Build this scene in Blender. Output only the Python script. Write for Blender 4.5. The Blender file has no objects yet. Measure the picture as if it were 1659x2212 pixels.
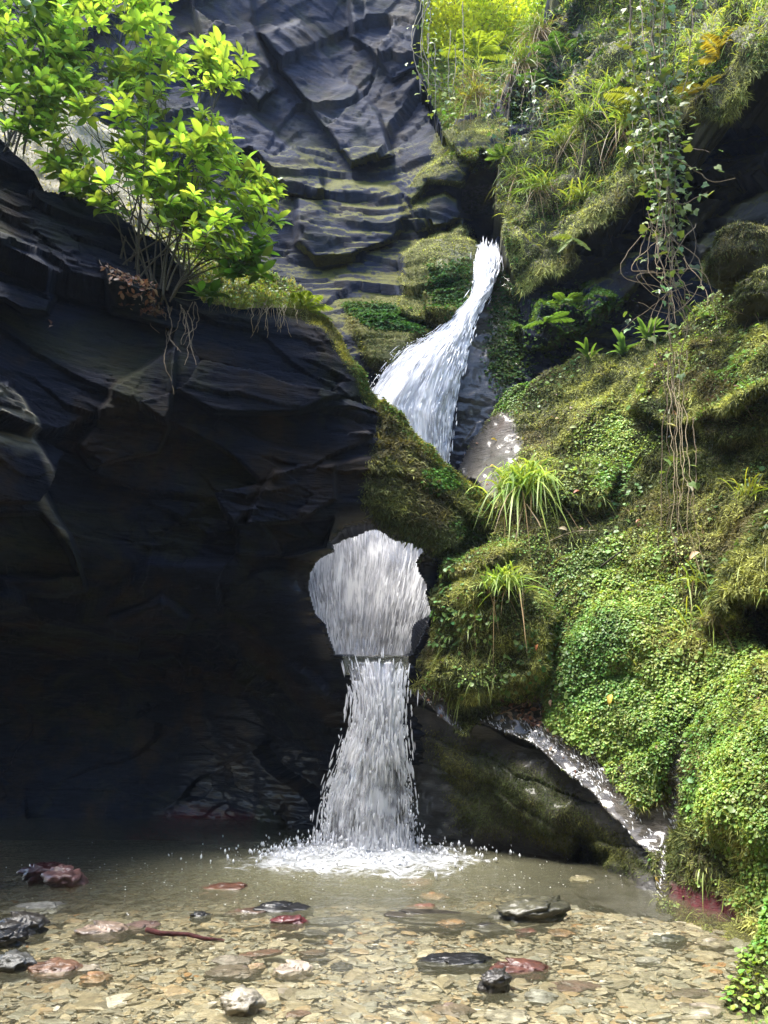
import bpy, math
import numpy as np
rng = np.random.default_rng(7)
D = bpy.data
scene = bpy.context.scene
COL = scene.collection

# ------------------------------------------------------------------ camera
F = 1661.0; CX = 829.5; CY = 1106.0; PITCH = math.radians(14.7); CAMZ = 1.6
CP, SP = math.cos(PITCH), math.sin(PITCH)
cam = D.cameras.new('camera'); cam_o = D.objects.new('camera', cam); COL.objects.link(cam_o)
cam_o.location = (0, 0, CAMZ); cam_o.rotation_euler = (math.pi/2 + PITCH, 0, 0)
cam.sensor_fit = 'VERTICAL'; cam.sensor_height = 34.6
cam.lens = 34.6 * F / 2212.0
cam.clip_end = 500; cam.clip_start = 0.05
scene.camera = cam_o

def W(u, v, d):
    """image pixel (u, v), projected to a chosen distance d along the gorge -> world point"""
    u = np.asarray(u, float); v = np.asarray(v, float); d = np.asarray(d, float)
    a = (u - CX) / F; b = (CY - v) / F
    k = d / (CP - SP * b)
    return np.stack([a * k, d + 0 * a, CAMZ + (SP + CP * b) * k], -1)

# ------------------------------------------------------------------ numeric helpers
def _h(i, j, k, s=0):
    n = (i.astype(np.int64) * 374761393 + j.astype(np.int64) * 668265263 + k.astype(np.int64) * 2147483647 + s * 974634533) & 0xFFFFFFFF
    n = ((n ^ (n >> 13)) * 1274126177) & 0xFFFFFFFF
    n = ((n ^ (n >> 16)) * 2246822519) & 0xFFFFFFFF
    return ((n ^ (n >> 15)) & 0xFFFFFF) / float(0xFFFFFF)
def noise(p, s=0):
    p = np.asarray(p, float); i = np.floor(p); f = p - i; i = i.astype(np.int64)
    u = f * f * f * (f * (f * 6 - 15) + 10); r = 0
    for dx in (0, 1):
        wx = u[..., 0] if dx else 1 - u[..., 0]
        for dy in (0, 1):
            wy = u[..., 1] if dy else 1 - u[..., 1]
            for dz in (0, 1):
                wz = u[..., 2] if dz else 1 - u[..., 2]
                r = r + wx * wy * wz * _h(i[..., 0] + dx, i[..., 1] + dy, i[..., 2] + dz, s)
    return r * 2 - 1
def fbm(p, o=4, s=0, g=.5):
    r = 0; a = 1.; t = 0; p = np.asarray(p, float)
    for k in range(o):
        r = r + a * noise(p, s + k * 17); t += a; a *= g; p = p * 2.03 + 11.3
    return r / t
def ridged(p, o=4, s=0):
    r = 0; a = 1.; t = 0; p = np.asarray(p, float)
    for k in range(o):
        r = r + a * (1 - 2 * np.abs(noise(p, s + k * 17))); t += a; a *= .5; p = p * 2.1 + 7.1
    return r / t
def sstep(a, b, x):
    t = np.clip((x - a) / (b - a), 0, 1); return t * t * (3 - 2 * t)
def nrm(v):
    return v / np.maximum(np.linalg.norm(v, axis=-1, keepdims=True), 1e-9)
def inpoly(U, V, poly):
    r = np.zeros(U.shape, bool); n = len(poly)
    for i in range(n):
        x1, y1 = poly[i]; x2, y2 = poly[(i + 1) % n]
        if y1 == y2: continue
        c = ((y1 > V) != (y2 > V)) & (U < (x2 - x1) * (V - y1) / (y2 - y1) + x1)
        r ^= c
    return r
def pdist(U, V, poly, closed=True):
    best = np.full(U.shape, 1e9); bx = np.zeros(U.shape); by = np.zeros(U.shape); n = len(poly)
    for i in range(n if closed else n - 1):
        x1, y1 = poly[i]; x2, y2 = poly[(i + 1) % n]
        dx, dy = x2 - x1, y2 - y1; L = dx * dx + dy * dy + 1e-9
        t = np.clip(((U - x1) * dx + (V - y1) * dy) / L, 0, 1)
        px, py = x1 + t * dx, y1 + t * dy
        q = np.hypot(U - px, V - py); m = q < best
        best = np.where(m, q, best); bx = np.where(m, px, bx); by = np.where(m, py, by)
    return best, bx, by
def pmask(U, V, poly, f=15):
    q = pdist(U, V, poly)[0] * np.where(inpoly(U, V, poly), 1, -1)
    return sstep(-f, f, q)
def line_mask(U, V, pts, w):
    return np.exp(-(pdist(U, V, pts, False)[0] / w) ** 2)
def tps(ctrl, U, V):
    c = np.array(ctrl, float); x = c[:, :2] / 1000.; n = len(c)
    def phi(r2): return np.where(r2 > 1e-12, .5 * r2 * np.log(np.maximum(r2, 1e-12)), 0)
    K = phi(((x[:, None] - x[None]) ** 2).sum(-1)) + np.eye(n) * 2e-4
    P = np.c_[np.ones(n), x]; A = np.zeros((n + 3, n + 3)); A[:n, :n] = K; A[:n, n:] = P; A[n:, :n] = P.T
    w = np.linalg.solve(A, np.r_[c[:, 2], 0, 0, 0]); r = w[n] + w[n + 1] * U / 1000. + w[n + 2] * V / 1000.
    for i in range(n):
        r = r + w[i] * phi((U / 1000. - x[i, 0]) ** 2 + (V / 1000. - x[i, 1]) ** 2)
    return r

# ------------------------------------------------------------------ object helpers
def tag(o, label=None, cat=None, group=None, kind=None):
    if label: o['label'] = label
    if cat: o['category'] = cat
    if group: o['group'] = group
    if kind: o['kind'] = kind
    return o
def mesh(name, co, tris=None, mat=None, parent=None, col=None, attrs=None, quads=None, smooth=True, uv=None):
    me = D.meshes.new(name); co = np.asarray(co, np.float32)
    loops = []; starts = []; n = 0
    if tris is not None and len(tris):
        t = np.asarray(tris, np.int32); loops.append(t.ravel()); starts.append(n + np.arange(len(t)) * 3); n += t.size
    if quads is not None and len(quads):
        q = np.asarray(quads, np.int32); loops.append(q.ravel()); starts.append(n + np.arange(len(q)) * 4); n += q.size
    loops = np.concatenate(loops).astype(np.int32); starts = np.concatenate(starts).astype(np.int32)
    me.vertices.add(len(co)); me.vertices.foreach_set('co', co.ravel())
    me.loops.add(len(loops)); me.loops.foreach_set('vertex_index', loops)
    me.polygons.add(len(starts)); me.polygons.foreach_set('loop_start', starts)
    me.polygons.foreach_set('use_smooth', np.full(len(starts), smooth, bool))
    if col is not None:
        a = me.attributes.new('Col', 'FLOAT_COLOR', 'POINT'); c = np.ones((len(co), 4), np.float32); c[:, :3] = col
        a.data.foreach_set('color', c.ravel())
    for k, x in (attrs or {}).items():
        a = me.attributes.new(k, 'FLOAT', 'POINT'); a.data.foreach_set('value', np.asarray(x, np.float32))
    if uv is not None:
        l = me.uv_layers.new(name='flow'); l.data.foreach_set('uv', np.asarray(uv, np.float32)[loops].ravel())
    me.update(calc_edges=True); me.validate()
    o = D.objects.new(name, me); COL.objects.link(o)
    for m in (mat if isinstance(mat, list) else [mat]):
        if m: me.materials.append(m)
    if parent: o.parent = parent
    return o
def empty(name, loc, label=None, cat=None, group=None):
    o = D.objects.new(name, None); COL.objects.link(o); o.location = [float(x) for x in loc]
    o.empty_display_size = .1
    return tag(o, label, cat, group)
def part(name, root, co, **k):
    return mesh(name, np.asarray(co) - np.array(root.location), parent=root, **k)

class Batch:
    """collects triangles with colours into one mesh"""
    def __init__(s): s.v = []; s.t = []; s.c = []; s.n = 0
    def add(s, v, t, c):
        v = np.asarray(v, float).reshape(-1, 3); c = np.broadcast_to(np.asarray(c, float), v.shape)
        s.v.append(v); s.t.append(np.asarray(t, np.int64).reshape(-1, 3) + s.n); s.c.append(c); s.n += len(v)
    def get(s): return np.concatenate(s.v), np.concatenate(s.t), np.concatenate(s.c)
    def build(s, name, mat, root=None, **k):
        v, t, c = s.get()
        if root is not None: return part(name, root, v, tris=t, col=c, mat=mat, **k)
        return mesh(name, v, tris=t, col=c, mat=mat, **k)

def inst(tv, tt, pos, X, Y, Z, sx, sy, sz):
    """stamp template (length axis X, width axis Y, normal Z) at each pos"""
    tv = np.asarray(tv, float); n = len(pos); k = len(tv)
    v = (pos[:, None] + X[:, None] * (tv[None, :, 0:1] * sx[:, None, None]) + Y[:, None] * (tv[None, :, 1:2] * sy[:, None, None])
         + Z[:, None] * (tv[None, :, 2:3] * sz[:, None, None]))
    t = (np.asarray(tt)[None] + (np.arange(n) * k)[:, None, None])
    return v.reshape(-1, 3), t.reshape(-1, 3)
def frame(d, hint):
    X = nrm(d); Y = nrm(np.cross(hint, X)); Z = np.cross(X, Y); return X, Y, Z
# pointed leaf, folded on its midrib and drooping
def leaf_tpl(droop=.25, fold=.25, prof=((0, .03), (.25, .75), (.5, 1), (.75, .68), (1, 0))):
    v = []; t = []
    for s, w in prof:
        z = -droop * s * s
        v += [(s, 0, z), (s, .5 * w, z + fold * .5 * w), (s, -.5 * w, z + fold * .5 * w)]
    for i in range(len(prof) - 1):
        a, b = 3 * i, 3 * i + 3
        t += [(a, a + 1, b + 1), (a, b + 1, b), (a, b, b + 2), (a, b + 2, a + 2)]
    return np.array(v), np.array(t)
LEAF = leaf_tpl()
ROUND = (np.array([(0, 0, 0), (.3, .45, .12), (.8, .42, .1), (1, 0, -.05), (.8, -.42, .1), (.3, -.45, .12)]), np.array([(0, 1, 2), (0, 2, 3), (0, 3, 4), (0, 4, 5)]))
BLADE = (np.array([(0, .5, 0), (0, -.5, 0), (.55, .32, -.08), (.55, -.32, -.08), (1, 0, -.35)]), np.array([(0, 1, 3), (0, 3, 2), (2, 3, 4)]))
IVY = (np.array([(0, 0, 0), (-.1, .4, .05), (.35, .32, .08), (.3, .62, .0), (.62, .28, .05), (1.05, 0, -.12), (.62, -.28, .05), (.3, -.62, 0), (.35, -.32, .08), (-.1, -.4, .05)]),
       np.array([(0, 1, 2), (1, 3, 2), (2, 3, 4), (0, 2, 4), (0, 4, 5), (0, 5, 6), (0, 6, 8), (6, 7, 8), (8, 7, 9), (0, 8, 9)]))

def tube(b, pts, r0, r1, col, n=6):
    p = np.asarray(pts, float); m = len(p)
    T = nrm(np.gradient(p, axis=0)); ref = np.array([.3, .9, .2]); A = nrm(np.cross(T, ref)); B = np.cross(T, A)
    r = np.linspace(r0, r1, m)[:, None, None]; a = np.arange(n) * 2 * math.pi / n
    v = p[:, None] + r * (A[:, None] * np.cos(a)[None, :, None] + B[:, None] * np.sin(a)[None, :, None])
    i = np.arange(m - 1)[:, None] * n + np.arange(n)[None]; j = np.arange(m - 1)[:, None] * n + (np.arange(n)[None] + 1) % n
    t = np.concatenate([np.stack([i, j, j + n], -1).reshape(-1, 3), np.stack([i, j + n, i + n], -1).reshape(-1, 3)])
    b.add(v.reshape(-1, 3), t, col)
def curve(ps, n=14):
    """Catmull-Rom through points"""
    p = np.asarray(ps, float); p = np.vstack([2 * p[0] - p[1], p, 2 * p[-1] - p[-2]]); out = []
    for i in range(1, len(p) - 2):
        t = np.linspace(0, 1, n, endpoint=False)[:, None]
        a, b_, c, d = p[i - 1], p[i], p[i + 1], p[i + 2]
        out.append(.5 * (2 * b_ + (c - a) * t + (2 * a - 5 * b_ + 4 * c - d) * t ** 2 + (3 * b_ - a - 3 * c + d) * t ** 3))
    out.append(p[-2][None]); return np.concatenate(out)
def ribbons(base, dirs, L, w, droop, col, seg=5, widthdir=None, curl=None):
    """arching grass blades: returns verts, tris, cols"""
    n = len(base); s = np.linspace(0, 1, seg + 1)
    up = dirs[:, None] * (s[None, :, None] * L[:, None, None])
    dr = np.zeros((n, seg + 1, 3)); dr[..., 2] = -(s[None] ** 2) * (droop * L)[:, None]
    P = base[:, None] + up + dr
    S = nrm(np.cross(dirs, rng.normal(size=(n, 3)))) if widthdir is None else widthdir
    ww = (w[:, None] * np.array([.75] + [1.] * (seg - 2) + [.6, .05])[None])[..., None] * .5
    v = np.stack([P + S[:, None] * ww, P - S[:, None] * ww], 2).reshape(n, -1, 3)
    t = []
    for i in range(seg):
        a = 2 * i; t += [(a, a + 1, a + 3), (a, a + 3, a + 2)]
    t = np.array(t)[None] + (np.arange(n) * 2 * (seg + 1))[:, None, None]
    c = np.repeat(col[:, None], 2 * (seg + 1), 1)
    return v.reshape(-1, 3), t.reshape(-1, 3), c.reshape(-1, 3)

# ------------------------------------------------------------------ materials
def mat(name):
    m = D.materials.new(name); m.use_nodes = True; nt = m.node_tree; nt.nodes.clear()
    return m, nt, nt.nodes, nt.links
def N(nt, t, **k):
    n = nt.nodes.new(t)
    for a, b in k.items():
        if a in n.inputs.keys(): n.inputs[a].default_value = b
        else: setattr(n, a, b)
    return n
def ramp(nt, src, stops, interp='LINEAR'):
    r = N(nt, 'ShaderNodeValToRGB'); r.color_ramp.interpolation = interp
    e = r.color_ramp.elements
    while len(e) < len(stops): e.new(.5)
    for x, (p, c) in zip(e, stops):
        x.position = p; x.color = (c[0], c[1], c[2], 1) if hasattr(c, '__len__') else (c, c, c, 1)
    nt.links.new(src, r.inputs[0]); return r.outputs[0]
def mixc(nt, f, a, b, bt='MIX'):
    m = N(nt, 'ShaderNodeMix', data_type='RGBA', blend_type=bt)
    for s, x in ((0, f), (6, a), (7, b)):
        if hasattr(x, 'is_output'): nt.links.new(x, m.inputs[s])
        else: m.inputs[s].default_value = x if s == 0 else (*x, 1)
    return m.outputs[2]
def mth(nt, op, a, b=None, c=None):
    m = N(nt, 'ShaderNodeMath', operation=op)
    for i, x in enumerate((a, b, c)):
        if x is None: continue
        if hasattr(x, 'is_output'): nt.links.new(x, m.inputs[i])
        else: m.inputs[i].default_value = x
    return m.outputs[0]
def posnode(nt, scale, rot=(0, 0, 0)):
    g = N(nt, 'ShaderNodeNewGeometry'); mp = N(nt, 'ShaderNodeMapping'); mp.inputs['Scale'].default_value = scale; mp.inputs['Rotation'].default_value = rot
    nt.links.new(g.outputs['Position'], mp.inputs['Vector']); return mp.outputs[0]
def nz(nt, vec, scale, detail=6, rough=.6, dist=0):
    n = N(nt, 'ShaderNodeTexNoise'); n.inputs['Scale'].default_value = scale; n.inputs['Detail'].default_value = detail
    n.inputs['Roughness'].default_value = rough; n.inputs['Distortion'].default_value = dist
    nt.links.new(vec, n.inputs['Vector']); return n.outputs[0]

def rock_mat(name, base, brown, algae, mossc, rot=(0, .12, 0), wet=.35, bump=.5, lay=5, spec=.4):
    m, nt, ns, L = mat(name)
    p = posnode(nt, (1, 1, 1)); st = posnode(nt, (.8, .8, lay), rot)
    n1 = nz(nt, st, 1.6, 8, .62, .6); n2 = nz(nt, p, 1.1, 5, .6); n3 = nz(nt, st, 7, 8, .7); n4 = nz(nt, p, 14, 6, .7)
    c = mixc(nt, ramp(nt, n1, [(.35, 0), (.7, 1)]), base, tuple(x * 1.9 for x in base))
    c = mixc(nt, ramp(nt, n2, [(.5, 0), (.66, .8)]), c, brown)
    n5 = nz(nt, p, .75, 6, .65, 1.)
    c = mixc(nt, ramp(nt, n5, [(.5, 0), (.68, .75)]), c, algae)
    c = mixc(nt, ramp(nt, n3, [(.3, .75), (.52, 0)]), c, tuple(x * .35 for x in base))
    at = N(nt, 'ShaderNodeAttribute', attribute_name='moss')
    mm = mth(nt, 'MULTIPLY_ADD', n4, .8, mth(nt, 'SUBTRACT', at.outputs['Fac'], .55))
    c = mixc(nt, ramp(nt, mm, [(.18, 0), (.42, 1)]), c, mixc(nt, ramp(nt, n3, [(.35, 0), (.65, 1)]), tuple(x * .45 for x in mossc), mossc))
    ab = N(nt, 'ShaderNodeAttribute', attribute_name='pale')
    c = mixc(nt, mth(nt, 'MULTIPLY', ab.outputs['Fac'], ramp(nt, n1, [(.3, .35), (.6, 1)])), c, (.2, .185, .14))
    aw = N(nt, 'ShaderNodeAttribute', attribute_name='wet'); ar = N(nt, 'ShaderNodeAttribute', attribute_name='red')
    c = mixc(nt, mth(nt, 'MULTIPLY', ar.outputs['Fac'], ramp(nt, n4, [(.35, .3), (.55, 1)])), c, (.07, .002, .006))
    b = N(nt, 'ShaderNodeBsdfPrincipled'); L.new(c, b.inputs['Base Color']); L.new(mth(nt, 'MULTIPLY', aw.outputs['Fac'], .8), b.inputs['Coat Weight']); b.inputs['Coat Roughness'].default_value = .14
    rg = mth(nt, 'MULTIPLY_ADD', n3, .35, wet)
    rg = mth(nt, 'SUBTRACT', rg, mth(nt, 'MULTIPLY', aw.outputs['Fac'], .38)); L.new(mth(nt, 'MAXIMUM', rg, .16), b.inputs['Roughness'])
    b.inputs['Specular IOR Level'].default_value = spec
    hb = mth(nt, 'ADD', mth(nt, 'MULTIPLY', n3, .7), mth(nt, 'MULTIPLY', n4, .35))
    bp = N(nt, 'ShaderNodeBump', Strength=bump, Distance=.06); L.new(hb, bp.inputs['Height']); L.new(bp.outputs[0], b.inputs['Normal'])
    o = N(nt, 'ShaderNodeOutputMaterial'); L.new(b.outputs[0], o.inputs[0]); return m

def leaf_mat(name, trans=.45, rough=.4, tcol=(1.5, 1.25, .45), spec=.4):
    m, nt, ns, L = mat(name)
    at = N(nt, 'ShaderNodeAttribute', attribute_name='Col')
    b = N(nt, 'ShaderNodeBsdfPrincipled', Roughness=rough); b.inputs['Specular IOR Level'].default_value = spec
    L.new(at.outputs['Color'], b.inputs['Base Color'])
    t = N(nt, 'ShaderNodeBsdfTranslucent'); L.new(mixc(nt, 1., at.outputs['Color'], tcol, 'MULTIPLY'), t.inputs['Color'])
    x = N(nt, 'ShaderNodeMixShader'); x.inputs[0].default_value = trans; L.new(b.outputs[0], x.inputs[1]); L.new(t.outputs[0], x.inputs[2])
    o = N(nt, 'ShaderNodeOutputMaterial'); L.new(x.outputs[0], o.inputs[0]); return m
def col_mat(name, rough=.6, spec=.3, bump=0, bscale=30, vary=.35):
    m, nt, ns, L = mat(name)
    at = N(nt, 'ShaderNodeAttribute', attribute_name='Col'); p = posnode(nt, (1, 1, 1)); n = nz(nt, p, bscale, 6, .65)
    c = mixc(nt, 1., at.outputs['Color'], ramp(nt, n, [(.3, 1 - vary), (.7, 1 + vary)]), 'MULTIPLY')
    b = N(nt, 'ShaderNodeBsdfPrincipled', Roughness=rough); b.inputs['Specular IOR Level'].default_value = spec
    L.new(c, b.inputs['Base Color'])
    if bump:
        bp = N(nt, 'ShaderNodeBump', Strength=bump, Distance=.02); L.new(n, bp.inputs['Height']); L.new(bp.outputs[0], b.inputs['Normal'])
    o = N(nt, 'ShaderNodeOutputMaterial'); L.new(b.outputs[0], o.inputs[0]); return m

def fall_mat(name, lo, hi, sx=9., sy=1.1, milky=.9):
    """falling water: white aerated streaks with clear gaps between them, laid along the flow"""
    m, nt, ns, L = mat(name)
    uv = N(nt, 'ShaderNodeUVMap', uv_map='flow'); mp = N(nt, 'ShaderNodeMapping'); mp.inputs['Scale'].default_value = (sx, sy, 1)
    L.new(uv.outputs[0], mp.inputs['Vector'])
    a = nz(nt, mp.outputs[0], 1., 7, .68, .35)
    mp2 = N(nt, 'ShaderNodeMapping'); mp2.inputs['Scale'].default_value = (sx * 3.2, sy * 2.6, 1); L.new(uv.outputs[0], mp2.inputs['Vector'])
    b = nz(nt, mp2.outputs[0], 1., 6, .7, .5)
    at = N(nt, 'ShaderNodeAttribute', attribute_name='dens')
    f = mth(nt, 'ADD', mth(nt, 'MULTIPLY', a, .55), mth(nt, 'MULTIPLY', b, .45))
    f = mth(nt, 'ADD', f, mth(nt, 'SUBTRACT', at.outputs['Fac'], .5))
    al = ramp(nt, f, [(lo, 0), (hi, 1)])
    d = N(nt, 'ShaderNodeBsdfPrincipled', Roughness=.35); d.inputs['Specular IOR Level'].default_value = .5
    L.new(ramp(nt, f, [(lo, (.3, .3, .35)), (hi - .03, (.62, .62, .66)), (hi + .06, (milky, milky, milky))]), d.inputs['Base Color'])
    tl = N(nt, 'ShaderNodeBsdfTranslucent'); tl.inputs['Color'].default_value = (.85, .86, .9, 1)
    mx = N(nt, 'ShaderNodeMixShader'); mx.inputs[0].default_value = .35; L.new(d.outputs[0], mx.inputs[1]); L.new(tl.outputs[0], mx.inputs[2])
    bp = N(nt, 'ShaderNodeBump', Strength=.5, Distance=.05); L.new(f, bp.inputs['Height']); L.new(bp.outputs[0], d.inputs['Normal'])
    tr = N(nt, 'ShaderNodeBsdfTransparent'); gl = N(nt, 'ShaderNodeBsdfGlossy', Roughness=.15)
    g = N(nt, 'ShaderNodeMixShader'); g.inputs[0].default_value = .08; L.new(tr.outputs[0], g.inputs[1]); L.new(gl.outputs[0], g.inputs[2])
    x = N(nt, 'ShaderNodeMixShader'); L.new(al, x.inputs[0]); L.new(g.outputs[0], x.inputs[1]); L.new(mx.outputs[0], x.inputs[2])
    o = N(nt, 'ShaderNodeOutputMaterial'); L.new(x.outputs[0], o.inputs[0]); return m
def drop_mat():
    m, nt, ns, L = mat('white_water')
    d = N(nt, 'ShaderNodeBsdfPrincipled', Roughness=.25); d.inputs['Base Color'].default_value = (.88, .89, .92, 1)
    tl = N(nt, 'ShaderNodeBsdfTranslucent'); tl.inputs['Color'].default_value = (.9, .9, .93, 1)
    x = N(nt, 'ShaderNodeMixShader'); x.inputs[0].default_value = .4; L.new(d.outputs[0], x.inputs[1]); L.new(tl.outputs[0], x.inputs[2])
    o = N(nt, 'ShaderNodeOutputMaterial'); L.new(x.outputs[0], o.inputs[0]); return m

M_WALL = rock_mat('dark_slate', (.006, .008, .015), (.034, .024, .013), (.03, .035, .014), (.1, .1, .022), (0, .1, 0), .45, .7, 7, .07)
M_CLIFF = rock_mat('cliff_slate_hazed', (.011, .014, .026), (.032, .025, .018), (.032, .036, .018), (.1, .1, .025), (0, -.5, 0), .55, .6, 4, .08)  # blue in the base colour stands in for haze over the cliff
M_BANK = rock_mat('mossy_bank_rock', (.05, .043, .034), (.06, .035, .025), (.035, .04, .015), (.07, .065, .02), (0, -.6, 0), .45, .9)
M_UNDER = rock_mat('undercut_rock', (.03, .028, .026), (.04, .03, .02), (.03, .035, .015), (.05, .05, .015), (0, .3, 0), .4, .6)
M_LEAF = leaf_mat('shrub_leaf', .6, .38, (1.6, 1.5, .5))
M_MOSS = leaf_mat('moss', .3, .75, (1.2, 1.15, .6), .1)
M_COVER = leaf_mat('ground_leaf', .35, .42, (1.3, 1.2, .5), .35)
M_GRASS = leaf_mat('grass_blade', .4, .45, (1.3, 1.2, .5), .3)
M_FERN = leaf_mat('fern_frond', .42, .5, (1.35, 1.2, .5), .25)
M_IVY = leaf_mat('ivy_leaf', .3, .4, (1.3, 1.2, .4), .35)
M_TWIG = col_mat('bark', .75, .2, .4, 40)
M_STONE = col_mat('wet_stone', .3, .5, .5, 26, .4)
M_DEAD = leaf_mat('dead_leaf', .25, .5, (1.1, .9, .6), .3)
M_DROP = drop_mat()

# ------------------------------------------------------------------ rock sheets
class Sheet: pass
def relief(poly, ctrl, step=4, disp=None, forms=(), holes=(), skirt=1.5, skirt_dir=(0, 1, 0), wob=.0, feather_noise=0):
    poly = [tuple(map(float, p)) for p in poly]
    us = [p[0] for p in poly]; vs = [p[1] for p in poly]
    U, V = np.meshgrid(np.arange(min(us), max(us) + step, step), np.arange(min(vs), max(vs) + step, step))
    if feather_noise:   # rough, broken outlines
        q = np.stack([U / 40., V / 40., 0 * U + len(poly)], -1)
        Ud = U + feather_noise * fbm(q, 4, 3); Vd = V + feather_noise * fbm(q, 4, 9)
    else: Ud, Vd = U, V
    ins = inpoly(Ud, Vd, poly)
    for h in holes: ins &= ~inpoly(U, V, h)
    d = tps(ctrl, U, V)
    Pb = W(U, V, d)
    for fp, ff, fd in forms: d = d + fd * pmask(U, V, fp, ff)
    P = W(U, V, d)
    du = np.gradient(Pb, axis=1); dv = np.gradient(Pb, axis=0); Nn = nrm(np.cross(du, dv))
    s = np.sign((Nn * (P - np.array([0, 0, CAMZ]))).sum(-1, keepdims=True)); Nn = -Nn * np.where(s == 0, 1, s)
    if disp is not None:
        h = disp(Pb, U, V)
        P = P + Nn * h[..., None]
        du = np.gradient(P, axis=1); dv = np.gradient(P, axis=0); N2 = nrm(np.cross(du, dv)); N2 *= np.sign((N2 * Nn).sum(-1, keepdims=True) + 1e-9)
        Nn = N2
    cells = ins[:-1, :-1] & ins[1:, :-1] & ins[:-1, 1:] & ins[1:, 1:]
    idx = np.arange(U.size).reshape(U.shape); c = np.argwhere(cells); a, b = c[:, 0], c[:, 1]
    q = np.stack([idx[a, b], idx[a + 1, b], idx[a + 1, b + 1], idx[a, b + 1]], -1)
    # boundary edges
    e = np.concatenate([q[:, [0, 1]], q[:, [1, 2]], q[:, [2, 3]], q[:, [3, 0]]])
    key = np.sort(e, 1); kk = key[:, 0] * U.size + key[:, 1]
    un, inv, cnt = np.unique(kk, return_inverse=True, return_counts=True); be = e[cnt[inv] == 1]
    Pf = P.reshape(-1, 3).copy(); Uf = U.ravel(); Vf = V.ravel(); bv = np.unique(be)
    used = np.unique(q); remap = np.full(U.size, -1); remap[used] = np.arange(len(used))
    S = Sheet(); S.P = Pf[used]; S.N = Nn.reshape(-1, 3)[used]; S.U = Uf[used]; S.V = Vf[used]; S.q = remap[q]; S.be = remap[be]; S.bv = remap[bv]
    S.front = len(used); S.skirt = skirt; S.sdir = np.array(skirt_dir, float)
    S.attr = {k: np.zeros(len(used)) for k in ('moss', 'pale', 'wet', 'red')}
    return S
def sheet_obj(S, name, m, offs=None):
    """front face plus a rim that runs back into the hill, so the rock has real thickness"""
    P = [S.P]; qs = [S.q]; n = S.front; at = {k: [x] for k, x in S.attr.items()}
    steps = (.33, 1.); prev = None; lut = np.full(S.front, -1); lut[S.bv] = np.arange(len(S.bv)); B = S.P[S.bv]
    for i, f in enumerate(steps):
        o = S.sdir[None] * S.skirt * f + .12 * f * np.stack([fbm(B * 1.5, 3, 5), fbm(B * 1.5, 3, 6), fbm(B * 1.5, 3, 7)], -1)
        if offs is not None: o = offs(S, B, f)
        P.append(B + o)
        ia, ib = lut[S.be[:, 0]], lut[S.be[:, 1]]
        if i == 0: qs.append(np.stack([S.be[:, 1], S.be[:, 0], n + ia, n + ib], -1))
        else: qs.append(np.stack([prev + ib, prev + ia, n + ia, n + ib], -1))
        prev = n; n += len(B)
        for k in at: at[k].append(S.attr[k][S.bv] * (.5 if k == 'moss' else 0))
    return mesh(name, np.concatenate(P), quads=np.concatenate(qs), mat=m, attrs={k: np.concatenate(x) for k, x in at.items()})
def strata(P, n, thick, amp, blk, seed):
    n = np.array(n, float); n /= np.linalg.norm(n); t = nrm(np.cross(n, np.array([0, 1, 0.])))
    s = (P @ n) / thick + .55 * fbm(P * np.array([.45, .45, .45]), 3, seed) + .12 * noise(P * 3, seed + 4)
    i = np.floor(s); f = s - i
    b = (P @ t) / blk + _h(i, i * 0, i * 0, seed) * 9 + .25 * noise(P * 1.3, seed + 2); j = np.floor(b); g = b - j
    h = _h(i, j, j * 0, seed + 1); hn = _h(i, j + 1, j * 0, seed + 1); h = h + (hn - h) * sstep(.95, 1., g)
    up = _h(i + 1, i * 0, i * 0, seed + 3); lo = _h(i, i * 0, i * 0, seed + 3)
    return amp * ((h * .7 + lo * .3) * sstep(0, .04, f) * sstep(0, .05, 1 - f) + .3 * f)
def facets(P, cell, tilt, step, seed, rot=0., warp=.18):
    """angular slate blocks: every irregular cell is its own tilted plane, stepped from its neighbours"""
    c, s = math.cos(rot), math.sin(rot); R = np.array([[c, 0, s], [0, 1, 0], [-s, 0, c]])
    Q = (P @ R.T) / np.array(cell); Q = Q + warp * np.stack([noise(Q * 1.7, seed + 5), noise(Q * 1.7, seed + 6), noise(Q * 1.7, seed + 7)], -1)
    I = np.floor(Q).astype(np.int64); best = np.full(Q.shape[:-1], 1e9); h = np.zeros(Q.shape[:-1])
    for dx in (-1, 0, 1):
        for dy in (-1, 0, 1):
            for dz in (-1, 0, 1):
                i, j, k = I[..., 0] + dx, I[..., 1] + dy, I[..., 2] + dz
                ox, oy, oz = (Q[..., 0] - i - _h(i, j, k, seed)), (Q[..., 1] - j - _h(i, j, k, seed + 1)), (Q[..., 2] - k - _h(i, j, k, seed + 2))
                q = ox * ox + oy * oy + oz * oz; m = q < best
                v = step * (_h(i, j, k, seed + 3) - .5) + tilt * (ox * (_h(i, j, k, seed + 8) - .5) * 2 + oz * (_h(i, j, k, seed + 9) - .7) * 2)
                best = np.where(m, q, best); h = np.where(m, v, h)
    return h
def lamina(P, n, thick, amp, seed):
    """thin slaty bedding: fine saw-tooth ledges that come and go"""
    n = np.array(n, float); n /= np.linalg.norm(n); s = (P @ n) / thick + 1.1 * fbm(P * .8, 3, seed); i = np.floor(s); f = s - i
    t = nrm(np.cross(n, np.array([0, 1, 0.]))); b = (P @ t) * .9 + _h(i, i * 0, i * 0, seed) * 5; u = noise(np.stack([b, i * 3.7, i * 0], -1), seed + 3)
    return amp * (.4 + .6 * _h(i, i * 0, i * 0, seed + 1)) * (f + u) * sstep(-.5, .6, noise(P * .9, seed + 2) + .3)
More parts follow.
